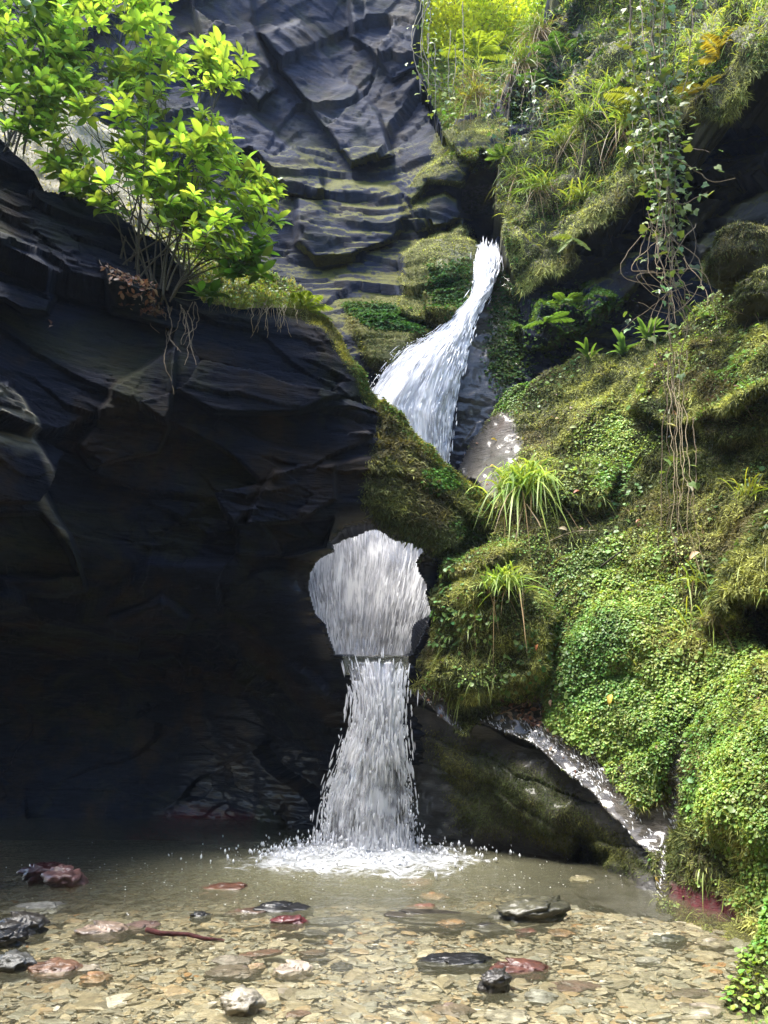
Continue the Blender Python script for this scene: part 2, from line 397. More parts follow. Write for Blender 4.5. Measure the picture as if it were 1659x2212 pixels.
def scatter(S, n, dens):
    """random points on a sheet's front, weighted by dens per vertex"""
    a = S.P[S.q[:, 0]]; b = S.P[S.q[:, 1]]; c = S.P[S.q[:, 2]]; d = S.P[S.q[:, 3]]
    ar = .5 * np.linalg.norm(np.cross(c - a, d - b), axis=1)
    w = ar * dens[S.q].mean(1); w = np.maximum(w, 0); cw = np.cumsum(w)
    f = np.searchsorted(cw, rng.random(n) * cw[-1]); f = np.minimum(f, len(w) - 1)
    x, y = rng.random(n)[:, None], rng.random(n)[:, None]
    p = (a[f] * (1 - x) + b[f] * x) * (1 - y) + (d[f] * (1 - x) + c[f] * x) * y
    return p, S.N[S.q[f, 0]], S.U[S.q[f, 0]], S.V[S.q[f, 0]]

# ---- 1. the dark rock wall on the left with the round hole
HOLE = [(717, 1171), (735, 1150), (747, 1141), (791, 1132), (806, 1138), (822, 1149), (846, 1168), (880, 1173), (912, 1189), (898, 1213), (905, 1238), (920, 1265), (918, 1282), (932, 1320), (922, 1352), (905, 1385), (890, 1412),
        (840, 1417), (790, 1414), (728, 1410), (713, 1372), (707, 1348), (683, 1324), (674, 1295), (668, 1268), (671, 1241), (687, 1213), (723, 1189)]
RIDGE = [(-260, 130), (-100, 220), (0, 292), (45, 335), (110, 410), (160, 432), (225, 455), (262, 470), (300, 512), (352, 522), (380, 566), (415, 600), (440, 640), (520, 655), (600, 648), (658, 652), (714, 676), (741, 709), (767, 758), (800, 801), (808, 831), (840, 867), (873, 892), (896, 930), (933, 970), (962, 1000), (990, 1022), (1029, 1049), (1065, 1085), (1078, 1110)]
WALL = RIDGE + [(1200, 1150), (1250, 1500), (1000, 1600), (960, 1900), (-260, 1900)]
wall_ctrl = [(-260, 130, 8.4), (0, 300, 9.0), (150, 430, 9.3), (300, 510, 9.6), (430, 620, 9.7), (620, 660, 9.9), (740, 710, 10.1), (830, 880, 10.3), (960, 1010, 10.45), (1080, 1120, 10.6),
             (-260, 700, 7.6), (0, 650, 8.7), (200, 700, 9.2), (400, 750, 9.4), (600, 800, 9.6), (760, 950, 9.85), (880, 1050, 9.95), (1000, 1130, 10.2),
             (-260, 1100, 7.4), (0, 1050, 8.5), (200, 1100, 9.3), (400, 1100, 9.55), (600, 1100, 9.75), (720, 1100, 9.85),
             (640, 1260, 10.), (960, 1260, 10.15), (800, 1430, 10.1), (800, 1250, 10.05), (1080, 1250, 10.4), (1200, 1300, 10.8),
             (-260, 1330, 8.6), (0, 1290, 9.6), (250, 1290, 10.2), (450, 1290, 10.1), (600, 1320, 10.05), (-260, 1500, 11.5), (0, 1450, 12.4), (250, 1430, 12.8), (450, 1430, 12.4), (590, 1440, 11.2), (680, 1450, 10.5), (900, 1480, 10.25), (1100, 1500, 10.8),
             (-260, 1850, 12.6), (0, 1700, 13.6), (300, 1700, 13.6), (550, 1700, 12.8), (680, 1650, 11.6), (740, 1560, 10.8), (820, 1700, 11.), (900, 1700, 10.9), (0, 1900, 13.8), (500, 1900, 13.2), (740, 1900, 11.8), (900, 1900, 11.2)]
wall_forms = [
    ([(0, 850), (20, 870), (80, 990), (150, 1150), (190, 1260), (-260, 1300), (-260, 830)], 6, -.55),
    ([(-260, 520), (20, 545), (75, 570), (120, 640), (100, 690), (40, 690), (0, 670), (-260, 700)], 7, -.45),
    ([(-260, 1120), (100, 1110), (170, 1230), (-260, 1260)], 8, .3),
    ([(210, 575), (300, 620), (430, 660), (700, 690), (780, 780), (790, 850), (640, 905), (470, 905), (370, 850), (370, 700), (240, 670)], 8, -.22),
    ([(540, 1100), (590, 1020), (720, 1010), (725, 1080), (640, 1130), (530, 1140)], 5, -.2),
    ([(380, 740), (375, 900), (340, 975), (200, 1010), (170, 960), (250, 850)], 6, -.25),
    ([(470, 905), (820, 905), (830, 1000), (720, 1010), (560, 960)], 6, .15),
    ([(560, 1140), (720, 1120), (700, 1180), (600, 1200)], 5, .22),
    ([(250, 1280), (360, 1250), (430, 1290), (400, 1400), (240, 1420)], 8, -.35),
]
def wall_disp(P, U, V):
    g = sstep(-.15, .35, fbm(P * np.array([.5, .5, .8]), 3, 12)); e = sstep(0, 150, pdist(U, V, RIDGE, False)[0])
    h = facets(P, (2.4, 2.4, 1.1), .22, .5, 1, -.12) + facets(P, (.85, .9, .34), .07, .15, 11, -.1) * (.3 + g) + facets(P, (.3, .4, .1), .02, .04, 15, -.1) * (.2 + g)
    h += lamina(P, (.12, .1, 1), .085, .03, 2) * (.3 + g) + .16 * fbm(P * .6, 3, 8) + .012 * fbm(P * np.array([5, 5, 16]), 3, 9) + .25
    h = h * (.4 + .6 * e)
    q = sstep(0, 60, pdist(U, V, HOLE)[0])
    return (h - .2) * (.35 + .65 * q)
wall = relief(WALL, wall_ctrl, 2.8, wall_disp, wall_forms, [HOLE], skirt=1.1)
U_, V_ = wall.U, wall.V
rl = line_mask(U_, V_, RIDGE[14:], 26)
facemoss = pmask(U_, V_, [(808, 835), (900, 935), (1075, 1105), (1080, 1150), (960, 1210), (920, 1180), (850, 1150), (790, 1090), (800, 1000), (820, 940)], 22)
wall.attr['moss'] = np.clip(rl * sstep(560, 640, U_) + facemoss * .9, 0, 1)
wall.attr['pale'] = 1. * pmask(U_, V_, [(-100, 850), (15, 870), (45, 930), (60, 980), (0, 1000), (-100, 1000)], 14) * sstep(-.3, .3, noise(wall.P * np.array([2, 2, 14]), 3)) + .6 * pmask(U_, V_, [(10, 860), (24, 870), (150, 1160), (130, 1160)], 8)  # pale tone paints in the light on the left rib
wall.attr['wet'] = np.maximum(pmask(U_, V_, [(500, 1500), (720, 1400), (960, 1400), (960, 1900), (300, 1900)], 60) * .22, line_mask(U_, V_, HOLE, 25))
# the rim of the hole is a short tunnel that narrows at the upper left and lower right
def wall_back(S, B, f):
    u = S.U[S.bv]; v = S.V[S.bv]; inh = pdist(u, v, HOLE)[0] < 8
    o = np.array([0, 1., 0])[None] * f * np.where(v < 1130, .45, 1.)[:, None] + .1 * f * np.stack([fbm(B * 1.5, 3, 5), fbm(B * 1.5, 3, 6), fbm(B * 1.5, 3, 7)], -1)
    c = np.array([800, 1275.]); dx, dy = u - c[0], v - c[1]; rr = np.hypot(dx, dy) + 1e-6
    ang = np.degrees(np.arctan2(dy, dx))
    push = np.where((ang < -70) & (ang > -150), -30 * np.exp(-((ang + 108) / 25) ** 2), 0) + np.where((ang > 0) & (ang < 90), -38 * np.exp(-((ang - 40) / 16) ** 2), 0) + 6
    # back rim position by image pixel, 0.9 m deeper
    T = W(u + dx / rr * push * f, v + dy / rr * push * f, B[:, 1] + .8 * f)
    T += .04 * f * np.stack([fbm(B * 3, 3, 5), 0 * u, fbm(B * 3, 3, 7)], -1)
    return np.where(inh[:, None], T - B, o)
wall.attr['red'] = .8 * pmask(U_, V_, [(280, 1800), (420, 1740), (560, 1760), (560, 1900), (280, 1900)], 20)
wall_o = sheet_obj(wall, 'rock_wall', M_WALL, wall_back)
tag(wall_o, 'dark slate rock wall pierced by a round hole that water pours through', 'rock wall')

# ---- 2. cliff, chute and recess at the back
CLIFF = [(-420, -160), (905, -160), (912, 40), (896, 110), (900, 150), (925, 185), (930, 215), (958, 268), (985, 240), (1015, 232), (1050, 250), (1085, 200), (1120, 130), (1190, 60), (1210, -160), (2100, -160), (2100, 1000), (1500, 1000), (1250, 1150), (1250, 1500), (560, 1500), (560, 900), (-420, 800)]
cliff_ctrl = [(-420, 0, 12), (0, 0, 13.8), (300, 50, 14.8), (600, 50, 15.8), (860, 50, 16.5), (-420, 500, 11.5), (0, 400, 13), (250, 550, 13.3), (450, 420, 14.6), (600, 400, 14.6), (700, 300, 15.4), (850, 250, 15.8), (920, 200, 15.4), (960, 280, 14.6), (1010, 260, 14.8),
              (850, 400, 14.7), (1000, 350, 14.0), (500, 640, 13.6), (700, 600, 13.7), (760, 560, 13.9), (880, 560, 13.8), (950, 480, 14), (960, 560, 13.4), (650, 720, 13.2), (830, 640, 13.3), (940, 640, 13), (1030, 560, 13.6), (1080, 560, 13.5), (1070, 480, 14.4), (1030, 640, 13.1), (1100, 640, 12.9),
              (1000, 690, 12.7), (900, 750, 12.4), (780, 700, 12.6), (770, 790, 12.35), (850, 850, 12.2), (930, 960, 12.15), (1050, 780, 12.35), (1000, 1000, 12.1), (1060, 900, 12.1), (1150, 900, 12.1),
              (800, 1150, 12.45), (800, 1300, 12.4), (800, 1500, 12.3), (650, 1300, 12.4), (1000, 1300, 12.4), (620, 900, 12.9),
              (1130, 720, 12.6), (1200, 700, 12.7), (1300, 620, 12.7), (1450, 520, 12.3), (1600, 420, 11.6), (1659, 300, 11.4), (1900, 300, 10.2), (2100, 800, 9), (1659, 700, 11), (1400, 850, 12), (1200, 1100, 12.2),
              (1100, 250, 14.6), (1150, 330, 14), (1200, 150, 15), (1300, 200, 14), (1500, 100, 13.4), (1700, 0, 12.4), (2100, -100, 10)]
CLEFT = [(1040, 330), (1075, 350), (1085, 420), (1075, 500), (1060, 531), (1030, 535), (1010, 480), (996, 450), (1000, 410)]
cliff_forms = [
    (CLEFT, 9, 4.5),
    ([(900, 150), (930, 185), (1000, 285), (1095, 290), (1095, 350), (1040, 345), (985, 330), (950, 270)], 6, -.8),
    ([(945, 330), (1060, 330), (1065, 360), (1000, 400), (930, 400), (890, 450), (880, 430), (920, 350)], 5, -.45),
    ([(890, 450), (960, 420), (1000, 440), (1000, 470), (960, 480), (900, 500)], 4, -.35),
    ([(860, 640), (870, 560), (930, 510), (1000, 480), (1032, 540), (1020, 650), (980, 690), (860, 670)], 8, -.5),
    ([(640, 530), (640, 430), (760, 390), (860, 420), (880, 480), (850, 520), (760, 560), (680, 560)], 9, -.45),
    ([(560, 60), (650, 40), (740, 160), (820, 260), (850, 340), (760, 370), (690, 260), (620, 150)], 7, -.6),
    ([(460, 250), (540, 240), (610, 300), (690, 370), (700, 420), (620, 420), (540, 320), (470, 330)], 6, -.55),
    ([(380, -160), (520, -160), (560, 80), (600, 180), (560, 230), (440, 120)], 8, -.6),
    ([(740, -160), (912, -160), (905, 140), (850, 180), (760, 60)], 8, -.45),
    ([(750, 660), (850, 640), (990, 690), (960, 720), (900, 740), (850, 800), (800, 800), (770, 720)], 10, -.3),
    ([(1110, 700), (1240, 690), (1290, 650), (1330, 660), (1250, 740), (1140, 760)], 6, -.7),
    ([(1260, 650), (1400, 560), (1500, 480), (1480, 540), (1380, 640), (1280, 720)], 5, -.5),
    ([(1470, 430), (1560, 330), (1659, 300), (1659, 380), (1560, 430), (1480, 520)], 8, -.4),
    ([(1500, 540), (1600, 440), (1700, 380), (1700, 460), (1600, 520), (1530, 590)], 6, -.7),
]
def cliff_disp(P, U, V):
    wl = sstep(1150, 1000, U) * sstep(250, 420, V)     # level bedding by the chute, steep bedding up left, rising bedding right
    wr = sstep(1020, 1140, U)
    a = facets(P, (3.4, 3., 1.5), .16, .4, 21, .85) + facets(P, (1.2, 1.2, .5), .04, .07, 22, .85) + lamina(P, (-.62, .1, -.8), .16, .035, 24)
    b = facets(P, (2.6, 2., .8), .12, .24, 23, -.1) + facets(P, (1., .8, .25), .04, .045, 26, -.1) + lamina(P, (.1, .1, 1), .13, .025, 25)
    c = facets(P, (3., 2., .7), .22, .6, 27, -.55) + facets(P, (1.2, .8, .26), .07, .18, 20, -.55) + lamina(P, (-.5, .2, .85), .14, .07, 32)
    h = a * (1 - wl) * (1 - wr) + b * wl * (1 - wr) + c * wr
    smooth = pmask(U, V, [(980, 540), (1130, 540), (1130, 1100), (780, 1100), (780, 820), (1000, 690)], 40)
    return h * (1 - .75 * smooth) + .2 * fbm(P * .5, 4, 28) + .02 * fbm(P * 4, 3, 29) + .04 * smooth * ridged(P * 3, 3, 31)
cliff = relief(CLIFF, cliff_ctrl, 3.2, cliff_disp, cliff_forms, skirt=2.5, feather_noise=10)
U_, V_ = cliff.U, cliff.V
upn = sstep(.05, .6, cliff.N[:, 2])
mk = pmask(U_, V_, [(860, 660), (880, 560), (940, 500), (1010, 490), (1035, 560), (1020, 650), (985, 700), (900, 740), (760, 650)], 25)
mk2 = pmask(U_, V_, [(740, 650), (860, 650), (990, 690), (930, 740), (840, 830), (800, 800), (760, 720)], 18)
mk3 = pmask(U_, V_, [(950, 250), (1100, 250), (1100, 360), (1050, 400), (930, 420), (900, 480), (880, 450), (930, 330)], 14)
mk4 = pmask(U_, V_, [(1060, 560), (1120, 560), (1130, 800), (1090, 880), (1050, 800), (1060, 700)], 20)
cliff.attr['moss'] = np.clip(.75 * mk + .9 * mk2 + mk3 * (.35 + .8 * upn) + .45 * upn * sstep(250, 350, V_) * sstep(1100, 1000, U_) + .55 * mk4 + .5 * upn * sstep(1100, 1200, U_) + .12 * sstep(560, 760, U_) * upn, 0, 1)
cliff.attr['pale'] = .35 * pmask(U_, V_, [(1000, 760), (1050, 640), (1090, 600), (1110, 800), (1060, 900), (1000, 960)], 25) + .3 * pmask(U_, V_, [(1450, 560), (1480, 440), (1560, 340), (1700, 300), (1700, 520), (1540, 600)], 25) + .5 * pmask(U_, V_, [(950, 190), (975, 200), (1000, 270), (985, 275), (955, 250)], 8)  # right-hand slabs: brown rock, paled to paint in the light on them
cliff.attr['wet'] = .7 * pmask(U_, V_, [(960, 540), (1120, 540), (1130, 1100), (780, 1100), (780, 820), (1000, 690)], 30)
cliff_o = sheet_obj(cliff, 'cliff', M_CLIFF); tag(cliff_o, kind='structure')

# ---- 3. right bank
LEDGE = [(1418, 1932), (1412, 1890), (1390, 1838), (1340, 1780), (1300, 1742), (1250, 1690), (1200, 1652), (1150, 1612), (1100, 1590), (1060, 1572), (1028, 1562), (1000, 1590), (965, 1565), (930, 1535), (884, 1496)]
BANK = [(900, 1420), (925, 1350), (935, 1290), (945, 1225), (980, 1190), (1050, 1165), (1082, 1120), (1070, 1088), (1030, 1046), (985, 1015), (1000, 985), (1050, 900), (1090, 850), (1150, 815), (1200, 775), (1232, 762), (1330, 745), (1430, 722), (1500, 660), (1570, 610), (1659, 560), (2050, 380), (2050, 2200), (1700, 2200), (1600, 2120), (1520, 2045), (1440, 2005), (1415, 1980)] + LEDGE
bank_ctrl = [(884, 1496, 10.05), (930, 1535, 9.95), (1028, 1562, 9.65), (1100, 1590, 9.4), (1200, 1652, 9.0), (1300, 1742, 8.55), (1390, 1838, 8.1), (1418, 1932, 7.7),
             (1030, 1535, 9.78), (1110, 1555, 9.58), (1200, 1610, 9.22), (1300, 1690, 8.8), (1400, 1765, 8.27), (1520, 1962, 7.2), (1615, 1995, 6.75), (1600, 2120, 6.4), (1520, 2045, 6.95), (1440, 2005, 7.5), (1700, 2200, 6.),
             (1659, 1900, 6.4), (1659, 2020, 6.4), (2050, 1900, 5.2), (1659, 1600, 6.9), (1500, 1650, 7.7), (1400, 1500, 8.5), (1250, 1450, 9.2), (1100, 1480, 9.65), (950, 1430, 9.95), (920, 1380, 10.),
             (1659, 1300, 7.5), (1500, 1250, 8.4), (1300, 1250, 9.4), (1150, 1280, 9.75), (1000, 1280, 9.95), (1000, 1215, 10.1), (1080, 1130, 10.3),
             (1659, 1000, 8.2), (1500, 1000, 9.2), (1300, 1000, 10.3), (1100, 1000, 11.2), (1000, 1000, 11.9),
             (1659, 800, 8.9), (1500, 800, 10.), (1300, 800, 11.1), (1120, 850, 11.8), (1430, 725, 10.9), (1230, 762, 11.6), (1659, 560, 9.7), (2050, 500, 7.5), (2050, 1000, 6.4), (2050, 1400, 5.6), (2050, 2350, 5.2)]
bank_forms = [
    ([(950, 1210), (1060, 1170), (1110, 1190), (1080, 1225), (960, 1260)], 10, -.3),
    ([(930, 1300), (1000, 1260), (1120, 1240), (1200, 1330), (1180, 1450), (1100, 1490), (1010, 1520), (930, 1470)], 22, -.45),
    ([(1190, 1010), (1290, 985), (1330, 1010), (1300, 1080), (1200, 1090)], 10, -.3),
    ([(1360, 870), (1420, 760), (1659, 700), (1700, 830), (1590, 880), (1430, 910)], 12, -.65),
    ([(1480, 900), (1659, 830), (2050, 800), (2050, 1000), (1659, 930), (1560, 960)], 12, -.35),
    ([(1500, 1330), (1580, 1180), (1659, 1080), (2050, 1000), (2050, 1260), (1620, 1280)], 14, -.5),
    ([(1560, 1285), (1700, 1270), (2050, 1250), (2050, 1400), (1640, 1400)], 14, .5),
    ([(1170, 1520), (1300, 1330), (1420, 1300), (1460, 1500), (1440, 1660), (1380, 1740), (1290, 1680)], 45, -.16),
    ([(1480, 1760), (1500, 1620), (1659, 1500), (2050, 1500), (2050, 1900), (1620, 1840), (1560, 1800)], 50, -.25),
    ([(1440, 1700), (1470, 1560), (1490, 1570), (1465, 1760), (1430, 1930), (1415, 1930)], 14, .12),
]
def bank_disp(P, U, V):
    h = strata(P, (-.55, .15, .8), .75, .13, 2.2, 41) + .22 * fbm(P * .9, 4, 42) + .12 * fbm(P * 2.6, 3, 43) + .035 * fbm(P * 9, 3, 44)
    e = sstep(0, 70, pdist(U, V, LEDGE, False)[0])
    ch = pmask(U, V, [(960, 980), (1110, 880), (1130, 960), (1080, 1090), (1000, 1030)], 30)
    return (h - .1) * (.25 + .75 * e) * (1 - .6 * ch)
bank = relief(BANK, bank_ctrl, 3.6, bank_disp, bank_forms, skirt=1.3, skirt_dir=(.25, .9, .05), feather_noise=7)
U_, V_ = bank.U, bank.V
wetband = pmask(U_, V_, [(1028, 1562), (1100, 1590), (1200, 1652), (1300, 1742), (1390, 1838), (1412, 1840), (1442, 1770), (1425, 1722), (1390, 1755), (1340, 1708), (1290, 1632), (1240, 1612), (1190, 1580), (1130, 1548), (1060, 1542)], 9)
wetband = np.maximum(wetband, pmask(U_, V_, [(884, 1496), (900, 1490), (945, 1490), (975, 1530), (1000, 1580), (960, 1560)], 6))
gully = np.maximum(line_mask(U_, V_, [(1470, 1560), (1460, 1680), (1440, 1780), (1428, 1930)], 13), .8 * line_mask(U_, V_, [(1340, 1640), (1350, 1690)], 14))
chute_b = pmask(U_, V_, [(975, 1000), (1060, 900), (1100, 890), (1125, 960), (1075, 1085), (1030, 1050)], 14)
leafbrown = pmask(U_, V_, [(1080, 1530), (1165, 1510), (1180, 1570), (1100, 1565)], 8)
bare = np.clip(wetband + gully + chute_b + leafbrown + .9 * pmask(U_, V_, [(1440, 1940), (1450, 1900), (1530, 1925), (1640, 1980), (1640, 2010), (1520, 1975)], 8), 0, 1)
bank.attr['moss'] = np.clip(1 - bare, 0, 1); bank.attr['wet'] = np.clip(wetband + gully + chute_b * .3, 0, 1) * 1.0
bank.attr['red'] = pmask(U_, V_, [(1440, 1950), (1450, 1905), (1520, 1915), (1600, 1950), (1650, 1970), (1650, 2040), (1520, 2010), (1450, 1990)], 8)
bank_o = sheet_obj(bank, 'rocky_bank', M_BANK); tag(bank_o, kind='structure')

# ---- 4. undercut face below the ledge
UNDER = [(860, 1420), (960, 1480), (1030, 1480), (1200, 1560), (1300, 1640), (1420, 1750), (1480, 1860), (1500, 1990), (860, 1990)]
under_ctrl = [(1030, 1480, 10.15), (1200, 1560, 9.75), (1300, 1640, 9.35), (1420, 1750, 8.7), (1480, 1860, 8.1), (1500, 1990, 7.6), (870, 1480, 10.35), (960, 1560, 10.15), (1030, 1560, 9.95), (1100, 1600, 9.75), (1200, 1660, 9.4), (1300, 1750, 8.9), (1395, 1840, 8.3), (1430, 1930, 7.85), (1050, 1680, 9.8), (1200, 1750, 9.35), (900, 1700, 10.6),
              (900, 1800, 10.75), (1000, 1812, 10.4), (1150, 1840, 9.85), (1250, 1855, 9.5), (1330, 1890, 8.8), (1400, 1928, 7.95), (860, 1990, 10.3), (1100, 1990, 9.4), (1300, 1990, 8.3), (1445, 1990, 7.4)]
def under_disp(P, U, V): return .22 * fbm(P * 1.1, 4, 51) + .07 * fbm(P * 4, 3, 52) + strata(P, (.4, .1, .9), .35, .1, 1.5, 53)
under = relief(UNDER, under_ctrl, 3.5, under_disp, [([(930, 1600), (1080, 1640), (1230, 1740), (1250, 1850), (1000, 1830)], 40, -.2), ([(1260, 1790), (1330, 1850), (1320, 1900), (1240, 1870)], 12, .5)], skirt=.8)
U_, V_ = under.U, under.V
under.attr['moss'] = .85 * pmask(U_, V_, [(930, 1590), (1050, 1620), (1200, 1690), (1330, 1800), (1420, 1890), (1330, 1880), (1200, 1820), (1000, 1780)], 30)
under.attr['wet'] = np.ones(len(U_)) * .2
under_o = sheet_obj(under, 'undercut_rock', M_UNDER); tag(under_o, kind='structure')

# ---- 5. overhanging mossy mass upper right
OVER = [(1200, -200), (1196, 40), (1150, 110), (1108, 168), (1085, 280), (1102, 330), (1085, 372), (1072, 450), (1090, 505), (1098, 560), (1112, 612), (1165, 605), (1230, 545), (1300, 475), (1340, 440), (1385, 395), (1430, 350), (1470, 290), (1485, 225), (1500, 255), (1560, 262), (1620, 215), (1659, 180), (2100, 20), (2100, -200)]
over_ctrl = [(1200, -200, 16), (1196, 40, 14.8), (1110, 168, 14.2), (1085, 280, 13.6), (1085, 372, 13.2), (1072, 450, 13), (1112, 612, 12.2), (1165, 605, 12), (1230, 545, 11.7), (1300, 475, 11.4), (1385, 395, 10.9), (1470, 290, 10.5), (1300, 300, 12), (1200, 400, 12.5), (1200, 250, 13.4), (1400, 150, 11.8), (1500, 240, 10.3), (1560, 262, 9.9), (1659, 180, 9.4), (1550, 120, 10.5), (1659, 60, 10), (1400, -100, 13.4), (1659, -200, 11.6), (2100, 0, 7.8), (2100, -200, 9)]
def over_disp(P, U, V): return strata(P, (-.55, .15, .85), .6, .4, 2., 61) + .4 * fbm(P * .8, 4, 62) + .14 * fbm(P * 2.5, 3, 63) - .2
over = relief(OVER, over_ctrl, 4, over_disp, [([(1150, 110), (1200, 60), (1260, 100), (1220, 240), (1120, 330), (1085, 280)], 12, .5), ([(1480, 90), (1659, 20), (1760, 0), (1659, 190), (1560, 265), (1490, 240)], 16, -.5)], skirt=1.8, skirt_dir=(.1, 1, .25), feather_noise=14)
U_, V_ = over.U, over.V
rockzone = pmask(U_, V_, [(1100, 90), (1250, -10), (1290, 90), (1240, 220), (1150, 300), (1060, 340), (1060, 200)], 30)
over.attr['moss'] = np.clip(1 - .75 * rockzone, 0, 1)
over_o = sheet_obj(over, 'overhang', M_BANK); tag(over_o, kind='structure')

# ---- 6. sunlit bank behind the shrub
LIT = [(-420, -60), (-100, 30), (60, 140), (200, 240), (330, 330), (430, 450), (520, 540), (600, 600), (660, 640), (690, 720), (500, 760), (-420, 560)]
lit_ctrl = [(-420, 0, 11.6), (0, 120, 12.6), (200, 240, 12.9), (430, 450, 12.7), (600, 600, 12.4), (660, 660, 12.2), (-420, 500, 10), (0, 350, 10.6), (200, 470, 10.8), (400, 580, 10.9), (560, 660, 10.9), (500, 750, 10.7)]
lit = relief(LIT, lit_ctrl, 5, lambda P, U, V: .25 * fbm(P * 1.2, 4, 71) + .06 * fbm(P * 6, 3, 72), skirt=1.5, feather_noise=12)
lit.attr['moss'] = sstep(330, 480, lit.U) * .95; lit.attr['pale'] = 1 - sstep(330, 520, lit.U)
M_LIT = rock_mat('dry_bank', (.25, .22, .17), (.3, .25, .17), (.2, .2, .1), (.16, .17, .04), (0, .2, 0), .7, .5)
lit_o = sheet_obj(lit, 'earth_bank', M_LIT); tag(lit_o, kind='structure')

# ---- 7. near mossy corner, lower right
CORNER = [(1675, 1850), (1652, 1930), (1632, 2000), (1600, 2060), (1602, 2110), (1592, 2180), (1590, 2330), (2000, 2330), (2000, 1800)]
corner = relief(CORNER, [(1665, 1850, 5.6), (1640, 1950, 5.5), (1600, 2060, 5.3), (1595, 2180, 5.0), (1590, 2330, 4.7), (1760, 2000, 5.0), (1800, 2200, 4.5), (2000, 1800, 4.6), (2000, 2330, 4)], 4,
                lambda P, U, V: .14 * fbm(P * 2, 4, 81) + .03 * fbm(P * 8, 3, 82), skirt=.5, skirt_dir=(.5, 1, -.3), feather_noise=8)
corner.attr['moss'] = np.ones(len(corner.U)); corner_o = sheet_obj(corner, 'mossy_corner', M_BANK); tag(corner_o, kind='structure')

# ------------------------------------------------------------------ sky and sun
w = D.worlds.new('World'); scene.world = w; w.use_nodes = True; nt = w.node_tree
print('NB', bank.N.mean(0), over.N.mean(0), 'wet', (bank.N * wetband[:, None]).sum(0) / wetband.sum())
SUN = np.array([-.28, -.08, .95]); SUN /= np.linalg.norm(SUN)
elev = math.asin(SUN[2]); az = math.atan2(SUN[0], SUN[1])
sky = nt.nodes.new('ShaderNodeTexSky'); sky.sky_type = 'NISHITA'; sky.sun_disc = False; sky.sun_elevation = elev; sky.sun_rotation = az
sky.air_density = 1.0; sky.dust_density = 1.5
nt.links.new(sky.outputs[0], nt.nodes['Background'].inputs[0]); nt.nodes['Background'].inputs[1].default_value = .10
sl = D.lights.new('sun', 'SUN'); sl.energy = 1.5; sl.angle = math.radians(22); sl.color = (1, .96, .88)
so = D.objects.new('sun', sl); COL.objects.link(so)
import mathutils
so.rotation_euler = mathutils.Vector(SUN).to_track_quat('Z', 'Y').to_euler()
scene.view_settings.view_transform = 'Standard'; scene.view_settings.look = 'None'; scene.view_settings.exposure = 3.05; scene.view_settings.gamma = 1
cy = scene.cycles
cy.max_bounces = 8; cy.transparent_max_bounces = 24; cy.diffuse_bounces = 4; cy.glossy_bounces = 3; cy.transmission_bounces = 4; cy.caustics_reflective = False; cy.caustics_refractive = False
cy.sample_clamp_indirect = 4

# ------------------------------------------------------------------ unseen ravine sides, added to block sky light; pool and wet rock mirror them
def side(name, fx, y0, y1, z1, n=(70, 50), seed=0):
    A, B = np.meshgrid(np.linspace(0, 1, n[0]), np.linspace(0, 1, n[1])); P = fx(A, B)
    P[..., 0] += .6 * fbm(P * .5, 4, seed); P[..., 1] += .6 * fbm(P * .5, 4, seed + 1); P[..., 2] += .3 * fbm(P * .7, 3, seed + 2)
    k = np.arange(A.size).reshape(A.shape); q = np.stack([k[:-1, :-1], k[:-1, 1:], k[1:, 1:], k[1:, :-1]], -1).reshape(-1, 4)
    o = mesh(name, P.reshape(-1, 3), quads=q, mat=M_BANK if 'right' in name else M_WALL, attrs={'moss': np.full(A.size, .6), 'pale': np.zeros(A.size), 'wet': np.zeros(A.size)})
    return tag(o, kind='structure')
side('ravine_blocker_left', lambda a, b: np.stack([-5.4 - .1 * b * 6 + .5 * np.sin(a * 5), -7 + a * 15.5, -.6 + b * (9 + 2 * a)], -1), 0, 0, 0, seed=91)
side('ravine_blocker_right', lambda a, b: np.stack([3.4 + b * 4.5 + (1 - a) * 1.2, -8 + a * 12.5, -.6 + b * 13], -1), 0, 0, 0, seed=94)
side('ravine_blocker_rear', lambda a, b: np.stack([-9 + a * 20, -6 + b * b * 5 + 0 * a, -.6 + b * 14], -1), 0, 0, 0, seed=97)  # leans over the camera to cut sky light on the left wall

# ------------------------------------------------------------------ pool bed, gravel and stones
def bed_z(x, y):
    d = .03 + .045 * sstep(4.5, 6.5, y) + .30 * sstep(6.3, 9.6, y)
    return -d + .03 * fbm(np.stack([x * .8, y * .8, 0 * x], -1), 3, 101)
gx, gy = np.meshgrid(np.linspace(-8, 6, 240), np.linspace(-9, 13.5, 300))
bedP = np.stack([gx, gy, bed_z(gx, gy) - .035], -1)
def grid_q(shape):
    k = np.arange(shape[0] * shape[1]).reshape(shape); return np.stack([k[:-1, :-1], k[:-1, 1:], k[1:, 1:], k[1:, :-1]], -1).reshape(-1, 4)
m, nt, ns, L = mat('gravel_bed'); p = posnode(nt, (1, 1, 1))
vo = N(nt, 'ShaderNodeTexVoronoi'); vo.inputs['Scale'].default_value = 38; L.new(p, vo.inputs['Vector'])
hs = N(nt, 'ShaderNodeSeparateColor'); L.new(vo.outputs['Color'], hs.inputs[0])
c = ramp(nt, hs.outputs[0], [(0, (.10, .08, .055)), (.4, (.2, .165, .11)), (.7, (.27, .22, .15)), (1, (.33, .28, .2))])
b = N(nt, 'ShaderNodeBsdfPrincipled', Roughness=.6); L.new(c, b.inputs['Base Color']); o = N(nt, 'ShaderNodeOutputMaterial'); L.new(b.outputs[0], o.inputs[0])
tag(mesh('pool_bed', bedP.reshape(-1, 3), quads=grid_q(gx.shape), mat=m), kind='structure')

